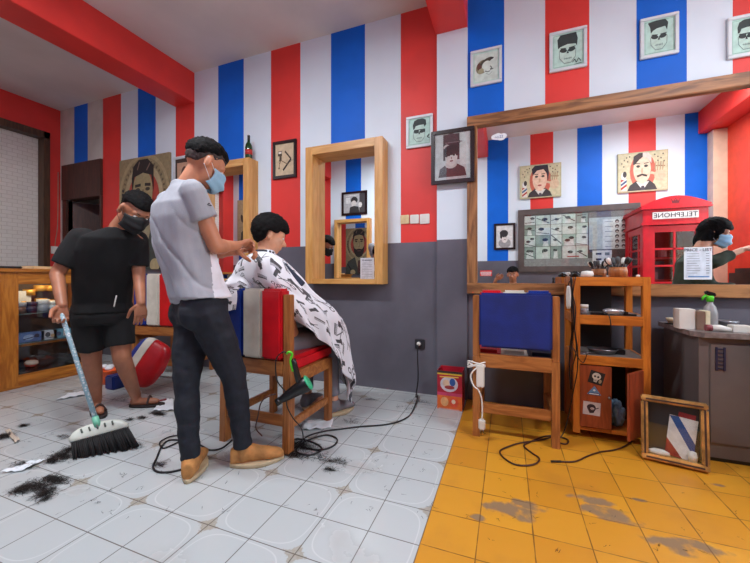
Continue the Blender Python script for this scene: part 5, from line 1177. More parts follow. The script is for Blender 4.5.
def face_mask(t, c, B, k, mt, strap, name='face_mask'):
    r, f, u = B; m = MB(); cc = V(c)+f*(.018*k)-u*(.056*k); n1, n2 = 18, 12
    def fn(a, b_):
        th = (a-.5)*2*math.radians(72); ph = (b_-.5)*2
        R = 1.0+.04*math.cos(ph*PI*2.5)*(1-abs(a-.5)*1.6)
        h = .060*(1-.30*abs(a-.5)*2)
        x = math.sin(th)*.076*R; y = math.cos(th)*(.088+.028*math.cos(ph*PI/2*.9)**1.0*math.exp(-(th*1.5)**2))*R-.014*abs(ph)**2.5
        return cc+r*(x*k)+f*(y*k)+u*(ph*h*k+(.012*math.exp(-(th*2.2)**2)*k if ph > .6 else 0))
    m.grid(fn, n1, n2); bmesh.ops.recalc_face_normals(m.b, faces=m.b.faces[:]); bmesh.ops.solidify(m.b, geom=m.b.faces[:], thickness=.0015)
    o = m.build(name, mt, t)
    for s_ in (-1, 1):
        for dz in (.040, -.040):
            m = MB(); a = fn(.98 if s_ > 0 else .02, .5+dz*7); e = V(c)+r*(.088*s_*k)-f*(.022*k)+u*((-.012+dz*.55)*k)
            m.tube(smooth_path([a, a.lerp(e, .5)+r*(.004*s_), e], 5), .0016, 6); m.build('ear_loop', strap, o)
    return o
def ear_fold(): pass

# ---------------------------------------------------------------- barber
t = thing('person', on_floor(215, 475), 'person standing in a grey shirt and dark jeans, blue face mask, cutting the boy\'s hair', 'person')
D = at_depth
hd = D(206, 164, 1.80); HB = axes(V((.62, .62, -.62)), V((0.05, -.05, 1)))
HB = axes(V((.38, .86, -.55)), V((.12, .1, 1)))
neck = D(188, 185, 1.77); upper = D(182, 207, 1.775); mid = D(184, 245, 1.79); waist = D(194, 284, 1.80); pel = D(201, 304, 1.80)
ba = math.radians(22); BX = V((math.cos(ba), -math.sin(ba), 0)); BY = V((math.sin(ba), math.cos(ba), 0))    # body right, body front
shR = upper+BX*.165+V((0, 0, .035)); shL = upper-BX*.165+V((0, 0, .035))
elR = D(216, 247, 1.72); wrR = D(236, 245.5, 1.84); elL = D(214, 252, 1.98); wrL = D(237, 251, 2.0)
hipR = pel+BX*.078-V((0, 0, .03)); hipL = pel-BX*.078-V((0, 0, .03))
knR = D(234, 376, 1.81); anR = D(243, 447, 1.83); knL = D(186, 380, 1.76); anL = D(191, 459, 1.72)
m = MB()
head_shells(m, hd, HB, 1.0, neck, .049)
loft(m, [(neck+V((0, 0, -.01)), BX, BY, .06, .055), (upper+V((0, 0, .03)), BX, BY, .15, .085), (upper-V((0, 0, .04)), BX, BY, .155, .10), (mid, BX, BY, .15, .10), (waist, BX, BY, .130, .090), (pel, BX, BY, .135, .095), (pel-V((0, 0, .07)), BX, BY, .12, .09)])
limb(m, [shR, elR, wrR], [.048, .038, .026]); limb(m, [shL, elL, wrL], [.048, .038, .026])
fR = elR.lerp(wrR, .3); cap(m, fR, elR, .041, .036); fL = elL.lerp(wrL, .3); cap(m, fL, elL, .041, .036)
limb(m, [hipR, knR, anR], [.068, .050, .034]); limb(m, [hipL, knL, anL], [.068, .050, .034])
def foot_shells(m, an, toe_dir, L=.235):
    d_ = V(toe_dir).normalized(); b_ = V((an.x, an.y, .035)); limb(m, [an, b_], [.034, .030]); limb(m, [b_-d_*.015, b_+d_*L*.45, b_+d_*L*.64], [.027, .030, .022])
tR = on_floor(291, 462)-on_floor(238, 471); tR.normalize(); tL = (on_floor(202, 458)-on_floor(189, 484)).normalized()
foot_shells(m, anR, tR); foot_shells(m, anL, tL)
body = solid(m, .0065, 6)
m = MB(); hdir = (wrR-elR).normalized(); hand(m, wrR, (hdir+V((.0, .05, .12))), V((.5, .4, -.7)), V((-.4, .5, .5)), 1.25)
cap(m, elR.lerp(wrR, .8), wrR+hdir*.012, .0275, .0245)
hdl = (wrL-elL).normalized(); hand(m, wrL, (hdl+V((.0, -.1, .05))), V((.4, .2, -.8)), V((.3, -.8, .3)), 1.2); cap(m, elL.lerp(wrL, .8), wrL+hdl*.012, .0275, .0245)
hands = solid(m, .0036, 3)
link('body', join_meshes([body, hands]), SKIN1, t)
eyes(t, hd, HB)
def barber_hair(x, y, z):
    lim = .30 if y > .5 else (.30*ss(.0, .5, y)-.02*ss(-.6, 0, y)-.42*(1-ss(-.6, .0, y)))
    inside = ss(lim-.10, lim+.26, z); th = .016*ss(lim, lim+.6, z)+.001
    th += .008*ss(.3, .9, y)*ss(.2, .6, z)
    return -.02+(th+.02)*inside
hair_shell(hd, HB, 1, barber_hair, 3).build('hair', HAIRM, t)
def fade_fn(x, y, z):
    lim = .3*ss(.2, .6, y)-.12*(1-ss(.2, .6, y))*ss(-.5, .1, y)-.70*(1-ss(-.5, .1, y))
    lim += .22*math.exp(-((y+.02)/.2)**2)*ss(.7, .9, abs(x))
    return -.02+(.0225)*ss(lim-.08, lim+.1, z)
hair_shell(hd, HB, 1, fade_fn, 8).build('shaved_sides', FADEM, t)
face_mask(t, hd, HB, 1.02, M('mask_blue', (150, 196, 224), .6, var=.05, bump=.3), M('mask_loop', (226, 226, 226), .6))
# shirt
def folds(seed, amp, sx=7, sz=3.2):
    def f(co, n_):
        q = V((co.x*sx+seed, co.y*sx, co.z*sz)); w = noise.noise(q)+.5*noise.noise(q*2.3)
        return amp*w
    return f
org = t.location.copy()
def creases(seed):
    base = folds(seed, .007, 9, 2.2)
    def f(co, n_):
        co = V(co)-V((0, 0, org.z)); w = abs(math.sin(co.z*15+co.x*20-co.y*9+2.2*noise.noise(co*4.5)+seed)); return base(co, n_)-.009*(1-w)**3*ss(1.36-org.z, 1.22-org.z, co.z)+.003*noise.noise(V((co.x*26, co.y*26, co.z*7)))
    return f
SHG = M('grey_shirt', (158, 160, 168), .85, var=.04, scale=6, bump=.25, bscale=220); SHW = M('white_shirt_panel', (226, 226, 234), .8, var=.03); SHP = M('pink_shirt_patch', (222, 150, 196), .8)
m = MB()
hem = pel+V((0, 0, .035))
loft(m, [(neck+V((0, 0, .012))-BY*.004, BX, BY, .066, .064), (neck-V((0, 0, .012)), BX, BY, .088, .076), (upper+V((0, 0, .045)), BX, BY, .165, .095), (upper-V((0, 0, .0)), BX, BY, .190, .124), (upper-V((0, 0, .07)), BX, BY, .188, .132), (mid, BX, BY, .180, .132), (waist+V((0, 0, .02)), BX, BY, .172, .130), (hem, BX, BY, .176, .140)])
loft(m, [(hem+V((0, 0, .02)), BX, BY, .172, .135), (hem-BX*.03-V((0, 0, .03)), BX, BY, .140, .128)])
for s_, e_ in ((shR, elR), (shL, elL)):
    v_ = (e_-s_); cap(m, s_-v_*.05, s_+v_*.46, .062, .064, False, True)
    ell(m, s_.lerp(upper, .12), (.062, .062, .055))
shirt = solid(m, .0068, 5, disp=creases(2))
# the white front panel and pink patch are parts of the cloth: chosen by where they sit on the body
o = link('shirt', shirt, [SHG, SHW, SHP], t); mtx = o.location
org = t.location
up_ = upper-org; bx, by = BX, BY
for p in shirt.polygons:
    c_ = p.center; tt_ = (upper.z-org.z-c_.z)/(upper.z-pel.z); q = c_-(up_+(pel-upper)*tt_); fx = q.dot(by); rx = q.dot(bx); zz = c_.z+org.z
    armv = (c_+org-shR); 
    seam = .030+.16*(zz-1.05)
    if fx > seam and zz < 1.26 and abs(rx) < .21:
        sl = zz-(1.10+.8*(fx-.02)); p.material_index = 2 if (sl > 0.02 and sl < .10) else (1 if sl <= .02 else 0)
# sleeve emblem: a small dark wave
sc = shR.lerp(elR, .40); side_n = (V((0, 0, 1.1))-sc); n_ = (V((0, 0, sc.z))-sc).normalized(); av = (elR-shR).normalized()
ax1 = av.cross(n_).normalized(); nn = ax1.cross(av).normalized();  nn = nn if nn.dot(n_) > 0 else -nn
ex = ax1 if ax1.dot(V((CA, SA, 0))) > 0 else -ax1; ey = -av; nz_ = ex.cross(ey)
if nz_.dot(n_) < 0: pass
cpt = D(215.5, 202, 1.60)
dirv = (sc-cpt)
import mathutils
bvh = mathutils.bvhtree.BVHTree.FromPolygons([v.co+org for v in shirt.vertices], [list(p.vertices) for p in shirt.polygons])
ray = (D(209, 205, 2)-V((0, 0, 1))).normalized(); hit = bvh.ray_cast(V((0, 0, 1)), ray)

if hit[0]:
    hp, hn = hit[0], hit[1]; ey = (V((0, 0, 1))-hn*hn.z).normalized(); ex = ey.cross(hn).normalized()
    art_mesh('sleeve_emblem', [((34, 34, 44), [(-1, -.1), (-.6, .35), (.1, .75), (.55, .5), (.2, .35), (.75, .1), (1.1, -.15), (.5, -.3), (-.4, -.35)]), ((150, 152, 160), [(-.55, -.02), (0, .25), (.35, .02), (-.1, -.1)])], hp+hn*.002, ex, ey, .014, .015, t, step=.0006)
# jeans
JEAN = M('dark_denim', (17, 22, 34), .8, var=.15, scale=30, bump=.4, bscale=260)
m = MB()
loft(m, [(waist+V((0, 0, -.005)), BX, BY, .142, .102), (pel+V((0, 0, .02)), BX, BY, .158, .118), (pel-V((0, 0, .05)), BX, BY, .160, .120), (pel-V((0, 0, .10)), BX, BY, .145, .108)])
for h_, k_, a_ in ((hipR, knR, anR), (hipL, knL, anL)):
    limb(m, [h_-V((0, 0, .01)), h_.lerp(k_, .5), k_], [.098, .086, .063]); limb(m, [k_, k_.lerp(a_, .3), k_.lerp(a_, .82)], [.060, .060, .047])
    cap(m, k_.lerp(a_, .8), k_.lerp(a_, .99), .048, .047, False, True)
ell(m, pel-V((0, 0, .04))-BY*.055+BX*.07, (.075, .075, .09)); ell(m, pel-V((0, 0, .04))-BY*.055-BX*.07, (.075, .075, .09))
jn = solid(m, .0068, 4, disp=folds(5, .007, 10, 14)); jo = link('jeans', jn, JEAN, t)
# back pocket seam
SUEDE = M('tan_suede', (176, 122, 68), .85, var=.12, scale=18, bump=.3, bscale=150); SOLE = M('pale_sole', (206, 186, 150), .6); LACE = M('cream_lace', (214, 196, 160), .8)
def shoe(an, d_, label_=None, L=.27, mt=None, sole=None, laces=True, W=.043):
    mt = mt or SUEDE; sole = sole or SOLE
    d_ = V(d_).normalized(); s_ = V((-d_.y, d_.x, 0)); b_ = V((an.x, an.y, 0))-d_*.062; up = V((0, 0, 1)); m = MB()
    secs = []
    for q, w, h in ((0, .028, .075), (.03, .036, .098), (.10, .040, .092), (.15, .040, .070), (.2, .046, .056), (.24, .044, .044), (.262, .034, .034), (.272, .018, .022)):
        q *= L/.27; secs.append((b_+d_*q+up*(.018+h/2), s_, up, w*W/.043, h/2))
    loft(m, secs); cap(m, V((an.x, an.y, .06)), V((an.x, an.y, .112)), .045, .043, False, True)
    o = link('shoe', solid(m, .005, 3), mt, t)
    m = MB(); n = 30; prof = []
    for k in range(n):
        a = 2*PI*k/n; q = (.5-.5*math.cos(a)); w = (.030+.020*math.sin(min(PI, q*PI*1.05))*1.0+.004*(q > .5))*W/.043*(1 if 0 < q < 1 else .6)
        prof.append(b_+d_*(q*(L+.008)-.004)+s_*(w*math.sin(a)*1.15))
    m.rings([[p+V((0, 0, z)) for p in prof] for z in (.001, .016, .022)]); m.build('sole', sole, o)
    if laces:
        for k in range(3):
            q = b_+d_*(.125+.026*k); z = .093-.014*k
            m = MB(); m.tube(smooth_path([q-s_*.024+V((0, 0, z-.012)), q+V((0, 0, z)), q+s_*.024+V((0, 0, z-.012))]), .003, 6); m.build('lace', LACE, o)
    return o
shoe(anR, tR); shoe(anL, tL)
for a_, k_ in ((anR, knR), (anL, knL)):
    m = MB(); cap(m, a_.lerp(k_, .14)*1.0, a_-V((0, 0, .03)), .041, .038, True, True); link('sock', solid(m, .006, 2), M('dark_sock', (18, 18, 24), .8), t)
# ---------------------------------------------------------------- seated boy
BP = V((-1.385, 1.862, 0)); ya = math.radians(12); GX = V((math.cos(ya), -math.sin(ya), 0)); GY = V((math.sin(ya), math.cos(ya), 0))
t = thing('person', (-1.37, 1.95, 0), 'boy seated in the wooden chair, draped to the shins in a patterned white cape', 'person')
L_ = lambda x, y, z: BP+GX*x+GY*y+V((0, 0, z))
hd = D(270.5, 235, 2.225); HB = axes(V((math.sin(.75), math.cos(.75), -.34)))
k = .98; neck = L_(0, -.04, 1.14)
neck = V((hd.x-.02, hd.y-.022, 1.140))
m = MB(); head_shells(m, hd, HB, k, neck-V((0, 0, .03)), .050)
loft(m, [(neck-V((0, 0, .02)), GX, GY, .055, .05), (neck-V((0, 0, .07)), GX, GY, .12, .065), (neck-V((0, 0, .16))+GY*.01, GX, GY, .13, .072), (L_(0, -.02, .78), GX, GY, .125, .075), (L_(0, -.0, .60), GX, GY, .15, .11), (L_(0, .0, .56), GX, GY, .14, .12)])
for s_ in (-1, 1):
    sh = neck+GX*(.13*s_)-V((0, 0, .085)); el_ = L_(.17*s_, .05, .84); wr = L_(.10*s_, .26, .74)
    limb(m, [sh, el_, wr], [.042, .034, .024]); kn = L_(.12*s_, .36, .56); an = L_(.13*s_, .40, .09); limb(m, [L_(.08*s_, -.02, .585), kn, an], [.07, .052, .033])
    foot_shells(m, an, GY)
body = solid(m, .0068, 6)
m = MB()
for s_ in (-1, 1): hand(m, L_(.10*s_, .26, .74), GY-V((0, 0, .1)), V((0, 0, -1)), -GX*s_, .35, .92)
link('body', join_meshes([body, solid(m, .0036, 3)]), SKIN3, t)
eyes(t, hd, HB, k)
def boy_hair(x, y, z):
    lim = .18 if y > .55 else (.18*ss(.2, .55, y)-.40*(1-ss(.2, .55, y))*ss(-.5, .1, y)-.98*(1-ss(-.5, .1, y)))
    if abs(x) > .8 and -.18 < y < .42: lim = max(lim, -.12)
    return -.02+(.019+.012*ss(-.7, .5, z)+.02)*ss(lim-.05, lim+.06, z)
hair_shell(hd, HB, k, boy_hair, 12).build('hair', HAIRM, t)
m = MB()
for s_ in (-1, 1):
    kn = L_(.12*s_, .36, .56); an = L_(.13*s_, .40, .09); limb(m, [L_(.08*s_, -.02, .585), kn], [.078, .062]); cap(m, kn, an.lerp(kn, .12), .062, .048, False, True)
link('trousers', solid(m, .008, 4), M('grey_trousers', (122, 122, 132), .8), t)
for s_ in (-1, 1): shoe(L_(.13*s_, .40, .09), GY+GX*.2*s_, mt=M('grey_shoe', (120, 118, 124), .7), sole=SOLE, L=.25)
m = MB(); loft(m, [(neck+V((0, 0, -.035)), GX, GY, .064, .062), (neck+V((0, 0, .034)), GX, GY, .057, .055)]); link('neck_band', solid(m, .006, 2), M('neck_white', (222, 226, 236), .7), t)
m = MB(); loft(m, [(neck-V((0, 0, .035)), GX, GY, .06, .058), (neck-V((0, 0, .07)), GX, GY, .128, .073), (neck-V((0, 0, .16))+GY*.01, GX, GY, .140, .080), (L_(0, -.01, .62), GX, GY, .145, .10)])
for s_ in (-1, 1): cap(m, neck+GX*(.13*s_)-V((0, 0, .085)), L_(.165*s_, .03, .93), .050, .048, False, True)
link('shirt', solid(m, .007, 4), M('navy_tshirt', (34, 40, 60), .85), t)
# the cape: one draped sheet, from the neck outwards
def cape_mat():
    mm, tt, b = base_mat('cape_print', .6)
    uv = tt.new('ShaderNodeUVMap'); base = lin((224, 224, 232)); out = base; fac = None
    def layer(scale, hl, hw, seed, round_=False):
        mp = tt.new('ShaderNodeMapping'); mp.inputs['Scale'].default_value = (scale, scale, 1); mp.inputs['Location'].default_value = (seed*.37, seed*.61, 0); mp.inputs['Rotation'].default_value = (0, 0, seed*.5)
        tt.link(uv.outputs[0], mp.inputs[0]); vo = tt.new('ShaderNodeTexVoronoi'); vo.voronoi_dimensions = '2D'; vo.inputs['Scale'].default_value = 1; vo.inputs['Randomness'].default_value = .75; tt.link(mp.outputs[0], vo.inputs['Vector'])
        sub = tt.new('ShaderNodeVectorMath'); sub.operation = 'SUBTRACT'; tt.link(mp.outputs[0], sub.inputs[0]); tt.link(vo.outputs['Position'], sub.inputs[1])
        wn = tt.new('ShaderNodeTexWhiteNoise'); wn.noise_dimensions = '2D'; tt.link(vo.outputs['Position'], wn.inputs['Vector'])
        ang = tt.math('MULTIPLY', wn.outputs['Value'], 6.28); sp = tt.new('ShaderNodeSeparateXYZ'); tt.link(sub.outputs[0], sp.inputs[0]); cs, sn = tt.math('COSINE', ang), tt.math('SINE', ang)
        x = tt.math('ADD', tt.math('MULTIPLY', sp.outputs[0], cs), tt.math('MULTIPLY', sp.outputs[1], sn)); y = tt.math('SUBTRACT', tt.math('MULTIPLY', sp.outputs[1], cs), tt.math('MULTIPLY', sp.outputs[0], sn))
        return x, y, wn
    def OR(a, b_): return b_ if a is None else tt.math('MAXIMUM', a, b_)
    def box(x, y, cx, cy, hx, hy, s=.012):
        ax = tt.math('SUBTRACT', hx, tt.math('ABSOLUTE', tt.math('SUBTRACT', x, cx))); ay = tt.math('SUBTRACT', hy, tt.math('ABSOLUTE', tt.math('SUBTRACT', y, cy)))
        return tt.ramp(tt.math('MINIMUM', ax, ay), -s, s)
    def ringm(x, y, cx, cy, r_, w_):
        dx, dy = tt.math('SUBTRACT', x, cx), tt.math('SUBTRACT', y, cy); d_ = tt.math('SQRT', tt.math('ADD', tt.math('MULTIPLY', dx, dx), tt.math('MULTIPLY', dy, dy)))
        return tt.ramp(tt.math('SUBTRACT', w_, tt.math('ABSOLUTE', tt.math('SUBTRACT', d_, r_))), -.012, .012)
    # clippers and combs (solid bars with a head)
    x, y, wn = layer(7.5, .3, .08, 1); f = OR(box(x, y, 0, 0, .26, .075), box(x, y, .2, 0, .08, .12)); f = tt.math('MULTIPLY', f, tt.math('GREATER_THAN', wn.outputs['Value'], .3)); fac = f
    # combs: bar with teeth
    x, y, wn = layer(8.5, .3, .08, 5); teeth = tt.math('MULTIPLY', box(x, y, 0, -.07, .3, .07), tt.math('GREATER_THAN', tt.math('PINGPONG', x, .022), .010)); f = OR(box(x, y, 0, .03, .3, .035), teeth); f = tt.math('MULTIPLY', f, tt.math('GREATER_THAN', wn.outputs['Value'], .3)); fac = OR(fac, f)
    # scissors: crossed thin blades and two finger rings
    x, y, wn = layer(6.5, .3, .08, 9); f = OR(box(tt.math('ADD', x, 0), tt.math('SUBTRACT', y, tt.math('MULTIPLY', x, .3)), .05, 0, .3, .018), box(x, tt.math('ADD', y, tt.math('MULTIPLY', x, .3)), .05, 0, .3, .018)); f = OR(f, ringm(x, y, -.3, .12, .075, .02)); f = OR(f, ringm(x, y, -.3, -.12, .075, .02)); f = tt.math('MULTIPLY', f, tt.math('GREATER_THAN', wn.outputs['Value'], .3)); fac = OR(fac, f)
    x, y, wn = layer(5, .3, .08, 14); f = OR(box(x, y, 0, 0, .09, .13), box(x, y, .18, 0, .12, .03)); f = tt.math('MULTIPLY', f, tt.math('GREATER_THAN', wn.outputs['Value'], .45)); fac = OR(fac, f)
    tt.link(tt.mix(tt.math('MULTIPLY', fac, .95), base, lin((22, 20, 30))), b.inputs['Base Color']); b.inputs['Sheen Weight'].default_value = .15
    return mm
nk = neck+V((0, 0, .012))
prof = {  # angle (deg, 0 = front, 90 = his right side) : list of local points neck -> hem
    0: [(0, .055, 1.15), (0, .12, 1.06), (0, .17, .92), (.0, .26, .80), (0, .38, .73), (.02, .50, .66), (.02, .54, .48), (.03, .55, .30)],
    30: [(.03, .05, 1.15), (.09, .10, 1.07), (.14, .17, .93), (.16, .28, .80), (.18, .40, .70), (.20, .45, .56), (.22, .46, .33), (.235, .46, .09)],
    60: [(.05, .025, 1.15), (.14, .04, 1.08), (.21, .12, .92), (.25, .24, .80), (.28, .31, .68), (.29, .34, .54), (.29, .37, .40), (.29, .39, .26)],
    90: [(.055, 0, 1.15), (.155, -.01, 1.09), (.215, .04, .94), (.25, .11, .82), (.27, .15, .74), (.275, .18, .66), (.28, .20, .58), (.285, .22, .50)],
    118: [(.05, -.02, 1.155), (.15, -.075, 1.10), (.205, -.10, .99), (.222, -.06, .90), (.245, -.05, .84), (.262, -.03, .77), (.27, .0, .71), (.275, .03, .66)],
    150: [(.03, -.045, 1.16), (.09, -.12, 1.10), (.13, -.165, 1.0), (.14, -.165, .94), (.14, -.13, .90), (.145, -.135, .86), (.15, -.138, .83), (.152, -.14, .80)],
    180: [(0, -.055, 1.16), (0, -.13, 1.11), (0, -.172, 1.0), (-.01, -.17, .95), (-.02, -.135, .90), (-.02, -.138, .86), (-.02, -.14, .83), (-.02, -.142, .80)],
    198: [(-.02, -.05, 1.16), (-.06, -.13, 1.11), (-.09, -.175, 1.03), (-.09, -.20, .985), (-.07, -.27, .945), (-.065, -.295, .90), (-.07, -.30, .85), (-.08, -.30, .80)],
    216: [(-.03, -.045, 1.16), (-.09, -.125, 1.11), (-.15, -.165, 1.04), (-.17, -.20, .985), (-.17, -.275, .94), (-.165, -.30, .88), (-.17, -.305, .80), (-.175, -.305, .73)],
    242: [(-.05, -.02, 1.155), (-.155, -.08, 1.11), (-.235, -.11, 1.02), (-.275, -.17, .965), (-.28, -.25, .92), (-.275, -.29, .86), (-.275, -.30, .78), (-.275, -.30, .71)],
    270: [(-.055, 0, 1.15), (-.155, 0, 1.09), (-.215, .04, .94), (-.26, .11, .82), (-.29, .17, .68), (-.30, .22, .54), (-.305, .26, .44), (-.31, .30, .38)],
    300: [(-.05, .025, 1.15), (-.14, .04, 1.08), (-.21, .12, .92), (-.24, .24, .80), (-.26, .33, .66), (-.27, .38, .52), (-.28, .42, .40), (-.28, .45, .30)],
    330: [(-.03, .05, 1.15), (-.09, .10, 1.07), (-.13, .17, .93), (-.14, .28, .80), (-.16, .40, .72), (-.17, .49, .62), (-.18, .52, .46), (-.18, .54, .30)],
}
keys = sorted(prof); NA, NTt = 96, 40
def cr(p0, p1, p2, p3, t_): return .5*((2*p1)+(p2-p0)*t_+(2*p0-5*p1+4*p2-p3)*t_*t_+(p3-3*p2+3*p1-p0)*t_**3)
def prof_pt(key, s_):
    L8 = [V(p) for p in prof[key]]; q = s_*(len(L8)-1); i = min(int(q), len(L8)-2); f = q-i
    return cr(L8[max(i-1, 0)], L8[i], L8[i+1], L8[min(i+2, len(L8)-1)], f)
off0 = nk-(BP+V((0, 0, 1.15)))
def cape_pt(a, s_):
    a %= 360; i = max(j for j, kk in enumerate(keys) if kk <= a); n_ = len(keys); k0, k1 = keys[i], keys[(i+1) % n_]; span = (k1-k0) % 360; f = (a-k0)/span
    p = cr(prof_pt(keys[i-1], s_), prof_pt(k0, s_), prof_pt(k1, s_), prof_pt(keys[(i+2) % n_], s_), f)
    amp = .016*ss(.25, 1, s_)+.004; ar = math.radians(a)
    w = amp*(math.sin(ar*11+3*s_)+.7*math.sin(ar*17-4*s_+1))+.012*noise.noise(V((p.x*9, p.y*9, p.z*7)))
    outd = V((math.sin(ar), math.cos(ar), .2))
    if 140 < a < 220: w = abs(w)*.3
    p = p+outd*w
    wt = 1-ss(.0, .5, s_); sm = V((off0.dot(GX), off0.dot(GY), off0.z))*wt
    p = p+sm; return L_(p.x, p.y, p.z)
m = MB(); vs_ = [[m.b.verts.new(cape_pt(360*i/NA, j/NTt)) for j in range(NTt+1)] for i in range(NA)]
uvl = m.b.loops.layers.uv.new('UVMap')
for i in range(NA):
    for j in range(NTt):
        f = m.b.faces.new((vs_[i][j], vs_[(i+1) % NA][j], vs_[(i+1) % NA][j+1], vs_[i][j+1])); f.smooth = True
        for lp, (a_, b_) in zip(f.loops, ((i, j), (i+1, j), (i+1, j+1), (i, j+1))):
            rr = .08+.62*b_/NTt; th = 2*PI*a_/NA; lp[uvl].uv = (rr*math.sin(th)*1.0, rr*math.cos(th)*1.0)
bmesh.ops.recalc_face_normals(m.b, faces=m.b.faces[:]); bmesh.ops.solidify(m.b, geom=m.b.faces[:], thickness=.003)
cp = m.build('cape', cape_mat(), t, recalc=False)
m = MB(); m.tube([cape_pt(a, .0)+V((0, 0, .004)) for a in range(0, 361, 12)], .008, 8); m.build('cape_collar', M('cape_collar_dark', (60, 56, 64), .6), cp)

# ---------------------------------------------------------------- man in black, sweeping
t = thing('person', on_floor(112, 412), 'person in black shirt and shorts bending over to sweep with a broom', 'person')
hd = D(135.5, 211, 2.30); HB = axes(V((.80, .25, -.62)), V((.3, .3, 1)))
HB = axes(V((.74, -.10, -.60)), V((.2, .1, 1)))
neck = D(119, 229, 2.34); chest = D(110, 252, 2.38); belly = D(104, 282, 2.43); pel = D(103, 308, 2.48)
BX = (at_depth(74, 250, 2.24)-at_depth(140, 250, 2.46)); BX.z = 0; BX.normalize(); BY = V((0, 0, 1)).cross(BX)      # BX: his right, toward the camera's left
shR = D(79, 240, 2.28); shL = D(137, 241, 2.46); elR = D(57, 274, 2.22); wrR = D(62, 305, 2.10); elL = D(139, 276, 2.44); wrL = D(141, 303, 2.36)
hipR = pel+BX*.085-V((0, 0, .02)); hipL = pel-BX*.085-V((0, 0, .02)); knR = D(92, 362, 2.48); knL = D(122, 358, 2.50); anR = D(96, 402, 2.56); anL = D(136, 396, 2.66)
m = MB(); head_shells(m, hd, HB, 1.02, neck, .058)
loft(m, [(neck, BX, BY, .07, .06), (neck.lerp(chest, .35), BX, BY, .16, .10), (chest, BX, BY, .175, .115), (belly, BX, BY, .155, .11), (pel, BX, BY, .16, .12), (pel-V((0, 0, .06)), BX, BY, .14, .11)])
limb(m, [shR, elR, wrR], [.05, .040, .028]); limb(m, [shL, elL, wrL], [.05, .040, .028])
limb(m, [hipR, knR, knR.lerp(anR, .3), anR], [.088, .058, .056, .036]); limb(m, [hipL, knL, knL.lerp(anL, .3), anL], [.088, .058, .056, .036])
fdR, fdL = V((.7, -.25, 0)), V((.6, .3, 0)); foot_shells(m, anR, fdR); foot_shells(m, anL, fdL)
body = solid(m, .0068, 6)
BR0 = D(60.5, 311, 2.09); BR1 = D(97.5, 425, 1.985)          # broom stick ends
bd = (BR1-BR0).normalized()
m = MB(); hand(m, wrR, (BR0-wrR).normalized()*.4+V((.12, -.1, -.75)), V((.75, -.25, -.1)), V((.3, -.9, .2)), 1.15); hand(m, wrL, V((0.05, -.05, -1)), V((-.9, .3, 0)), V((.3, -.9, 0)), .35)
cap(m, elR.lerp(wrR, .8), wrR, .030, .027); cap(m, elL.lerp(wrL, .8), wrL, .030, .027)
link('body', join_meshes([body, solid(m, .0036, 3)]), SKIN2, t)
eyes(t, hd, HB, 1.02)
hair_shell(hd, HB, 1.02, short_hair(.020, .003, .30), 20).build('hair', HAIRM, t)
face_mask(t, hd, HB, 1.05, M('mask_black', (16, 16, 18), .8), BLACKP)
BLK = M('black_cotton', (15, 15, 17), .9, var=.2, bump=.3, bscale=150)
m = MB(); loft(m, [(neck+V((0, 0, .004)), BX, BY, .074, .068), (neck.lerp(chest, .2), BX, BY, .12, .09), (neck.lerp(chest, .45), BX, BY, .185, .118), (chest, BX, BY, .20, .135), (belly, BX, BY, .178, .14), (pel+V((0, 0, .04)), BX, BY, .172, .142), (pel-V((0, 0, .03)), BX, BY, .178, .146)])
for s_, e_ in ((shR, elR), (shL, elL)):
    v_ = e_-s_; cap(m, s_-v_*.05, s_+v_*.74, .068, .070, False, True); ell(m, s_.lerp(neck, .15), (.07, .07, .06))
link('shirt', solid(m, .008, 5, disp=folds(7, .010, 8, 3)), BLK, t)
m = MB(); loft(m, [(pel+V((0, 0, .03)), BX, BY, .165, .125), (pel-V((0, 0, .05)), BX, BY, .180, .142), (pel-V((0, 0, .11)), BX, BY, .165, .125)])
for h_, k_ in ((hipR, knR), (hipL, knL)): cap(m, h_, h_.lerp(k_, .74), .104, .092, False, True)
so = link('shorts', solid(m, .008, 5, disp=folds(9, .008, 9, 4)), BLK, t)
q = D(116.5, 300, 2.285); m = MB(); m.tube(smooth_path([q+V((0, 0, .03)), q+V((-.004, -.004, 0)), q+V((-.016, -.006, -.045))]), .0045, 6); m.build('drawstring', WHITEP, so)
for an_, fd_ in ((anR, fdR), (anL, fdL)):
    d_ = fd_.normalized(); s_ = V((-d_.y, d_.x, 0)); b_ = V((an_.x, an_.y, 0))-d_*.05; m = MB(); n = 26
    pr = [b_+d_*((.5-.5*math.cos(2*PI*k_/n))*.26)+s_*(.046*math.sin(2*PI*k_/n)) for k_ in range(n)]
    m.rings([[p+V((0, 0, z)) for p in pr] for z in (.001, .018)]); sl = m.build('sandal', M('sandal_dark', (40, 30, 30), .6), t)
    m = MB(); m.tube(smooth_path([b_+d_*.15-s_*.042+V((0, 0, .02)), b_+d_*.15+V((0, 0, .078)), b_+d_*.15+s_*.042+V((0, 0, .02))]), .008, 8); m.build('strap', M('sandal_strap', (70, 50, 46), .6), sl)

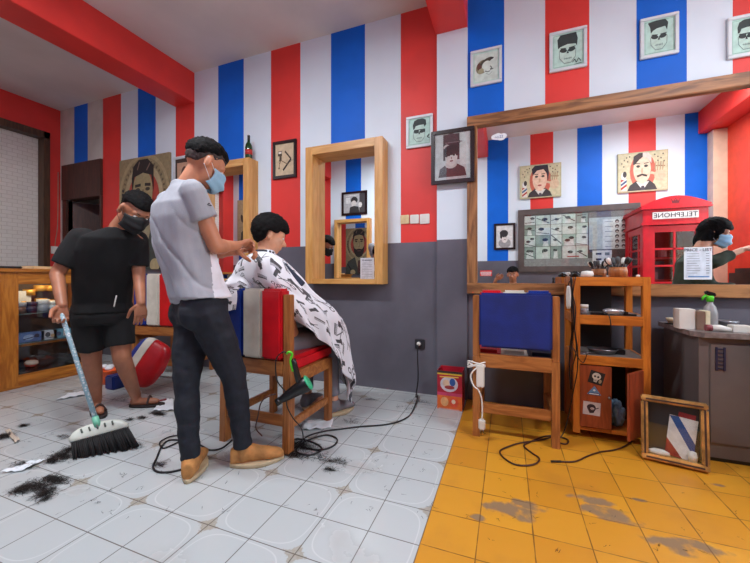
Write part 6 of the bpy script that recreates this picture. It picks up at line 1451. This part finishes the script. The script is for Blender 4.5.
# broom
t = thing('broom', on_floor(103, 458), 'broom with a pale patterned stick, white head and black bristles', 'broom')
def stick_mat():
    mm, tt, b = base_mat('broom_stick_wrap', .35); tc = tt.new('ShaderNodeTexCoord'); vo = tt.new('ShaderNodeTexVoronoi'); vo.inputs['Scale'].default_value = 70; tt.link(tc.outputs['Object'], vo.inputs['Vector'])
    tt.link(tt.mix(tt.ramp(vo.outputs['Distance'], .25, .5), lin((222, 230, 234)), lin((150, 186, 200))), b.inputs['Base Color']); return mm
m = MB(); m.tube([BR0-bd*.05, BR0-bd*.03, BR1], [.006, .0125, .0125], 12); m.build('stick', stick_mat(), t)
hl = D(73, 440, 1.90); hr = D(129, 425, 2.02); hx = (hr-hl).normalized(); hw_ = (hr-hl).length
bl0, bl1 = on_floor(77, 464), on_floor(134, 444)
hup = ((BR1-(bl0+bl1)/2)).normalized(); hcen = BR1+bd*.012
hy = hx.cross(hup).normalized()
def HP(x, y, z): return hcen+hx*x+hy*y+hup*z
m = MB(); n = 18; rs = []
for i in range(13):
    x = -1+2*i/12; h_ = .058*math.sqrt(max(.03, 1-abs(x)**2.6)); xx = x*.135
    rs.append([HP(xx, .017*math.cos(2*PI*k_/n), -.03+(h_ if math.sin(2*PI*k_/n) > 0 else .022)*math.sin(2*PI*k_/n)) for k_ in range(n)])
m.rings(rs); bh = m.build('broom_head', M('broom_white', (206, 210, 200), .4), t)
for k_ in range(5):
    m = MB(); x = -.07+.035*k_; sgn = -1 if HP(0, .018, 0).y > HP(0, -.018, 0).y else 1
    m.tube([HP(x, sgn*.0165, -.012), HP(x*1.02, sgn*.0175, .012)], .0045, 6); m.build('slot', M('slot_grey', (90, 96, 90), .6), bh)
m = MB(); m.lathe([(0, -.01), (.019, -.01), (.016, .05), (0, .05)], BR1, 14, axis=-bd); m.build('socket_collar', M('broom_green', (120, 200, 170), .4), bh)
random.seed(31); BRM = M('bristle_black', (20, 18, 20), .7)
m = MB(); zl = -.045; 
def floor_hit(p, d_): return p+d_*((.006-p.z)/d_.z)
for i in range(34):
    for j in range(4):
        x = -.13+.26*(i+.5)/34; y = -.012+.008*j; a = HP(x, y, zl); dd = (-hup+hx*(x*1.0)+hy*random.uniform(-.12, .12)+hx*random.uniform(-.05, .05)).normalized()
        L1 = min(.135+random.uniform(-.006, .006), (floor_hit(a, dd)-a).length if dd.z < 0 else .1); e = a+dd*L1
        m.tube([a, a.lerp(e, .5), e], [.0034, .0052, .0046], 5)
b_o = m.build('bristles', BRM, t); b_o['kind'] = 'stuff'

# ---------------------------------------------------------------- woman seen in the big mirror
def S(u, v, d): return seen(u, v, d)
hd = S(715, 232, 2.95); t = thing('person', (hd.x-.1, hd.y, 0), 'long haired person in a dark green jacket, reflected before the telephone box', 'person')
HB = axes(V((.86, .35, -.42)))
neck = S(699, 251, 2.95); upper = S(692, 262, 2.95); BX = V((.1, .99, 0)).normalized()*-1; BX = V((.25, -.97, 0)); BY = V((.97, .25, 0))
pel = V((upper.x-.05, upper.y, .62))
shR = upper+BX*.15; shL = upper-BX*.15; elR = S(712, 262, 2.85); wrR = S(742, 250, 2.85); elL = upper-BX*.18+BY*.08-V((0, 0, .22)); wrL = elL+BY*.24
m = MB(); head_shells(m, hd, HB, .97, neck, .05)
loft(m, [(neck, BX, BY, .06, .055), (upper, BX, BY, .14, .085), (upper-V((0, 0, .15)), BX, BY, .145, .10), (pel+V((0, 0, .12)), BX, BY, .12, .09), (pel, BX, BY, .16, .12), (pel-V((0, 0, .06)), BX, BY, .16, .12)])
limb(m, [shR, elR, wrR], [.042, .034, .024]); limb(m, [shL, elL, wrL], [.042, .034, .024])
for s_ in (-1, 1):
    h_ = pel+BX*.09*s_; kn = h_+BY*.14-V((0, 0, .20)); an = V((kn.x-.02, kn.y, .09)); limb(m, [h_, kn, an], [.08, .055, .035]); foot_shells(m, an, BY)
body = solid(m, .0075, 5); m = MB(); hand(m, wrR, (wrR-elR), V((0, 0, -1)), V((.2, .9, .2)), .4, .92); hand(m, wrL, BY, V((0, 0, -1)), V((.2, -.9, 0)), .4, .92)
link('body', join_meshes([body, solid(m, .0038, 3)]), SKIN3, t); eyes(t, hd, HB, .97)
def long_hair(x, y, z):
    lim = .22 if y > .45 else -1.2
    return -.02+(.020+.01*(1-ss(-.6, .2, z))+.02)*ss(lim-.06, lim+.08, z) if y > .2 and abs(x) < .8 else .018+.012*(1-ss(-.8, .2, z))
hm = hair_shell(hd, HB, .97, long_hair, 30); 
ho = hm.build('hair', HAIRM, t)
m = MB(); r_, f_, u_ = HB
limb(m, [hd-f_*.045-V((0, 0, .02)), hd-f_*.075-V((0, 0, .10)), hd-f_*.10-V((0, 0, .18))], [.078, .075, .05]); limb(m, [hd-f_*.02-r_*.05-u_*.02, hd-f_*.03-r_*.06-u_*.15], [.05, .04]); limb(m, [hd-f_*.02+r_*.05-u_*.02, hd-f_*.03+r_*.06-u_*.15], [.05, .04])
link('hair_length', solid(m, .007, 4, disp=folds(12, .006, 30, 6)), HAIRM, t)
face_mask(t, hd, HB, 1.0, M('mask_blue', (150, 196, 224), .6, var=.05, bump=.3), M('mask_loop', (226, 226, 226), .6))
OLV = M('olive_jacket', (52, 62, 46), .85, var=.12, bump=.3)
m = MB(); loft(m, [(neck+V((0, 0, .012)), BX, BY, .074, .070), (neck.lerp(upper, .5), BX, BY, .13, .09), (upper, BX, BY, .17, .105), (upper-V((0, 0, .15)), BX, BY, .17, .125), (pel+V((0, 0, .1)), BX, BY, .165, .125), (pel-V((0, 0, .02)), BX, BY, .185, .15)])
for s_, e_, w_ in ((shR, elR, wrR), (shL, elL, wrL)): limb(m, [s_, e_], [.062, .056]); cap(m, e_, e_.lerp(w_, .62), .056, .046, False, True)
link('jacket', solid(m, .008, 5, disp=folds(14, .008, 9, 5)), OLV, t)
m = MB()
for s_ in (-1, 1):
    h_ = pel+BX*.09*s_; kn = h_+BY*.14-V((0, 0, .20)); an = V((kn.x-.02, kn.y, .09)); limb(m, [h_, kn], [.088, .064]); cap(m, kn, an.lerp(kn, .1), .064, .05, False, True)
loft(m, [(pel+V((0, 0, .04)), BX, BY, .168, .128), (pel-V((0, 0, .07)), BX, BY, .17, .13)])
link('trousers', solid(m, .008, 4), M('black_cotton', (15, 15, 17)), t)
for s_ in (-1, 1):
    h_ = pel+BX*.09*s_; kn = h_+BY*.14-V((0, 0, .20)); shoe(V((kn.x-.02, kn.y, .09)), BY, mt=BLACKP, sole=WHITEP, L=.24)
# her stool
q = V((pel.x, pel.y, 0)); t = thing('stool', q, 'round padded stool under the person in the green jacket', 'stool')
m = MB(); m.lathe([(0, .48), (.16, .48), (.17, .50), (.165, .53), (0, .535)], q, 24); m.build('seat', BLACKP, t)
for k_ in range(4):
    a = PI/4+k_*PI/2; m = MB(); m.tube([q+V((.12*math.cos(a), .12*math.sin(a), .48)), q+V((.17*math.cos(a), .17*math.sin(a), .0))], .012, 8); m.build('leg', M('steel', (150, 150, 152), .3, 1), t)

# ---------------------------------------------------------------- the photographer, reflected low in the big mirror
hd = V((.085, -.155, 1.04)); t = thing('person', (.085, -.17, 0), 'dark haired person crouching with a raised arm, reflected over the blue backed chair', 'person')
HB = axes(V((-.10, 1, -.12))); BX = V((1, 0, 0)); BY = V((0, 1, 0)); neck = V((.09, -.19, .90)); upper = V((.10, -.20, .80)); pel = V((.12, -.20, .36))
k = .93
m = MB(); head_shells(m, hd, HB, k, neck, .052)
loft(m, [(neck, BX, BY, .06, .055), (upper+V((0, 0, .02)), BX, BY, .16, .08), (upper-V((0, 0, .12)), BX, BY, .165, .10), (pel+V((0, 0, .12)), BX, BY, .14, .10), (pel, BX, BY, .16, .12)])
elL = V((-.20, -.20, .84)); wrL = V((-.165, -.10, .965)); elR = V((.34, -.16, .66)); wrR = V((.24, -.02, .55))
limb(m, [upper-BX*.16, elL, wrL], [.045, .036, .025]); limb(m, [upper+BX*.16, elR, wrR], [.045, .036, .025])
for s_ in (-1, 1):
    h_ = pel+BX*.09*s_; kn = h_+V((.10*s_, .28, .10)); an = V((kn.x, kn.y-.17, .09)); limb(m, [h_, kn, an], [.08, .055, .036]); foot_shells(m, an, BY)
body = solid(m, .0075, 5); m = MB(); hand(m, wrL, V((.75, .12, .40)), V((.1, 1, 0)), V((0, .2, 1)), .5, .95); hand(m, wrR, V((0, .8, -.3)), V((0, 0, -1)), V((-1, 0, 0)), .4, .95)
link('body', join_meshes([body, solid(m, .0038, 3)]), SKIN2, t); eyes(t, hd, HB, k)
hair_shell(hd, HB, k, short_hair(.026, .008, .30), 44).build('hair', HAIRM, t)
m = MB(); loft(m, [(neck-V((0, 0, .0)), BX, BY, .068, .064), (upper+V((0, 0, .04)), BX, BY, .15, .09), (upper, BX, BY, .18, .10), (pel+V((0, 0, .1)), BX, BY, .165, .125), (pel, BX, BY, .18, .14)])
for s_, e_ in ((upper-BX*.16, elL), (upper+BX*.16, elR)): cap(m, s_, s_.lerp(e_, .7), .06, .062, False, True)
link('shirt', solid(m, .008, 5), M('dark_grey_shirt', (50, 50, 56), .9), t)
m = MB()
for s_ in (-1, 1):
    h_ = pel+BX*.09*s_; kn = h_+V((.10*s_, .28, .10)); an = V((kn.x, kn.y-.17, .09)); limb(m, [h_, kn], [.088, .064]); cap(m, kn, an.lerp(kn, .1), .064, .05, False, True)
loft(m, [(pel+V((0, 0, .05)), BX, BY, .168, .128), (pel-V((0, 0, .07)), BX, BY, .17, .13)])
link('trousers', solid(m, .008, 4), M('dark_denim', (26, 32, 46)), t)
for s_ in (-1, 1):
    h_ = pel+BX*.09*s_; kn = h_+V((.10*s_, .28, .10)); shoe(V((kn.x, kn.y-.17, .09)), BY, mt=BLACKP, sole=WHITEP, L=.24)

# brown padded chair beside the person in green, standing in for a customer's brown hair, its back showing over the mirror rail
q = seen(742, 262, 2.85); q = V((q.x+.05, q.y, 0)); t = thing('stand_in_chair', q, 'dark brown padded chair back, stand-in for a brown haired customer by the outstretched arm', 'chair')
BRL = M('brown_leather', (84, 44, 30), .5, var=.15, bump=.3)
m = MB(); m.box(q.x-.05, q.x+.05, q.y-.22, q.y+.22, .62, 1.075, .04); m.build('backrest', BRL, t)
m = MB(); m.box(q.x+.06, q.x+.50, q.y-.22, q.y+.22, .44, .54, .035); m.build('seat', BRL, t)
for dx in (.0, .46):
    for dy in (-.19, .19): m = MB(); m.box(q.x+dx-.018, q.x+dx+.018, q.y+dy-.018, q.y+dy+.018, 0, .64 if dx == 0 else .45, .004); m.build('leg', CHAIRWOOD_Z, t)
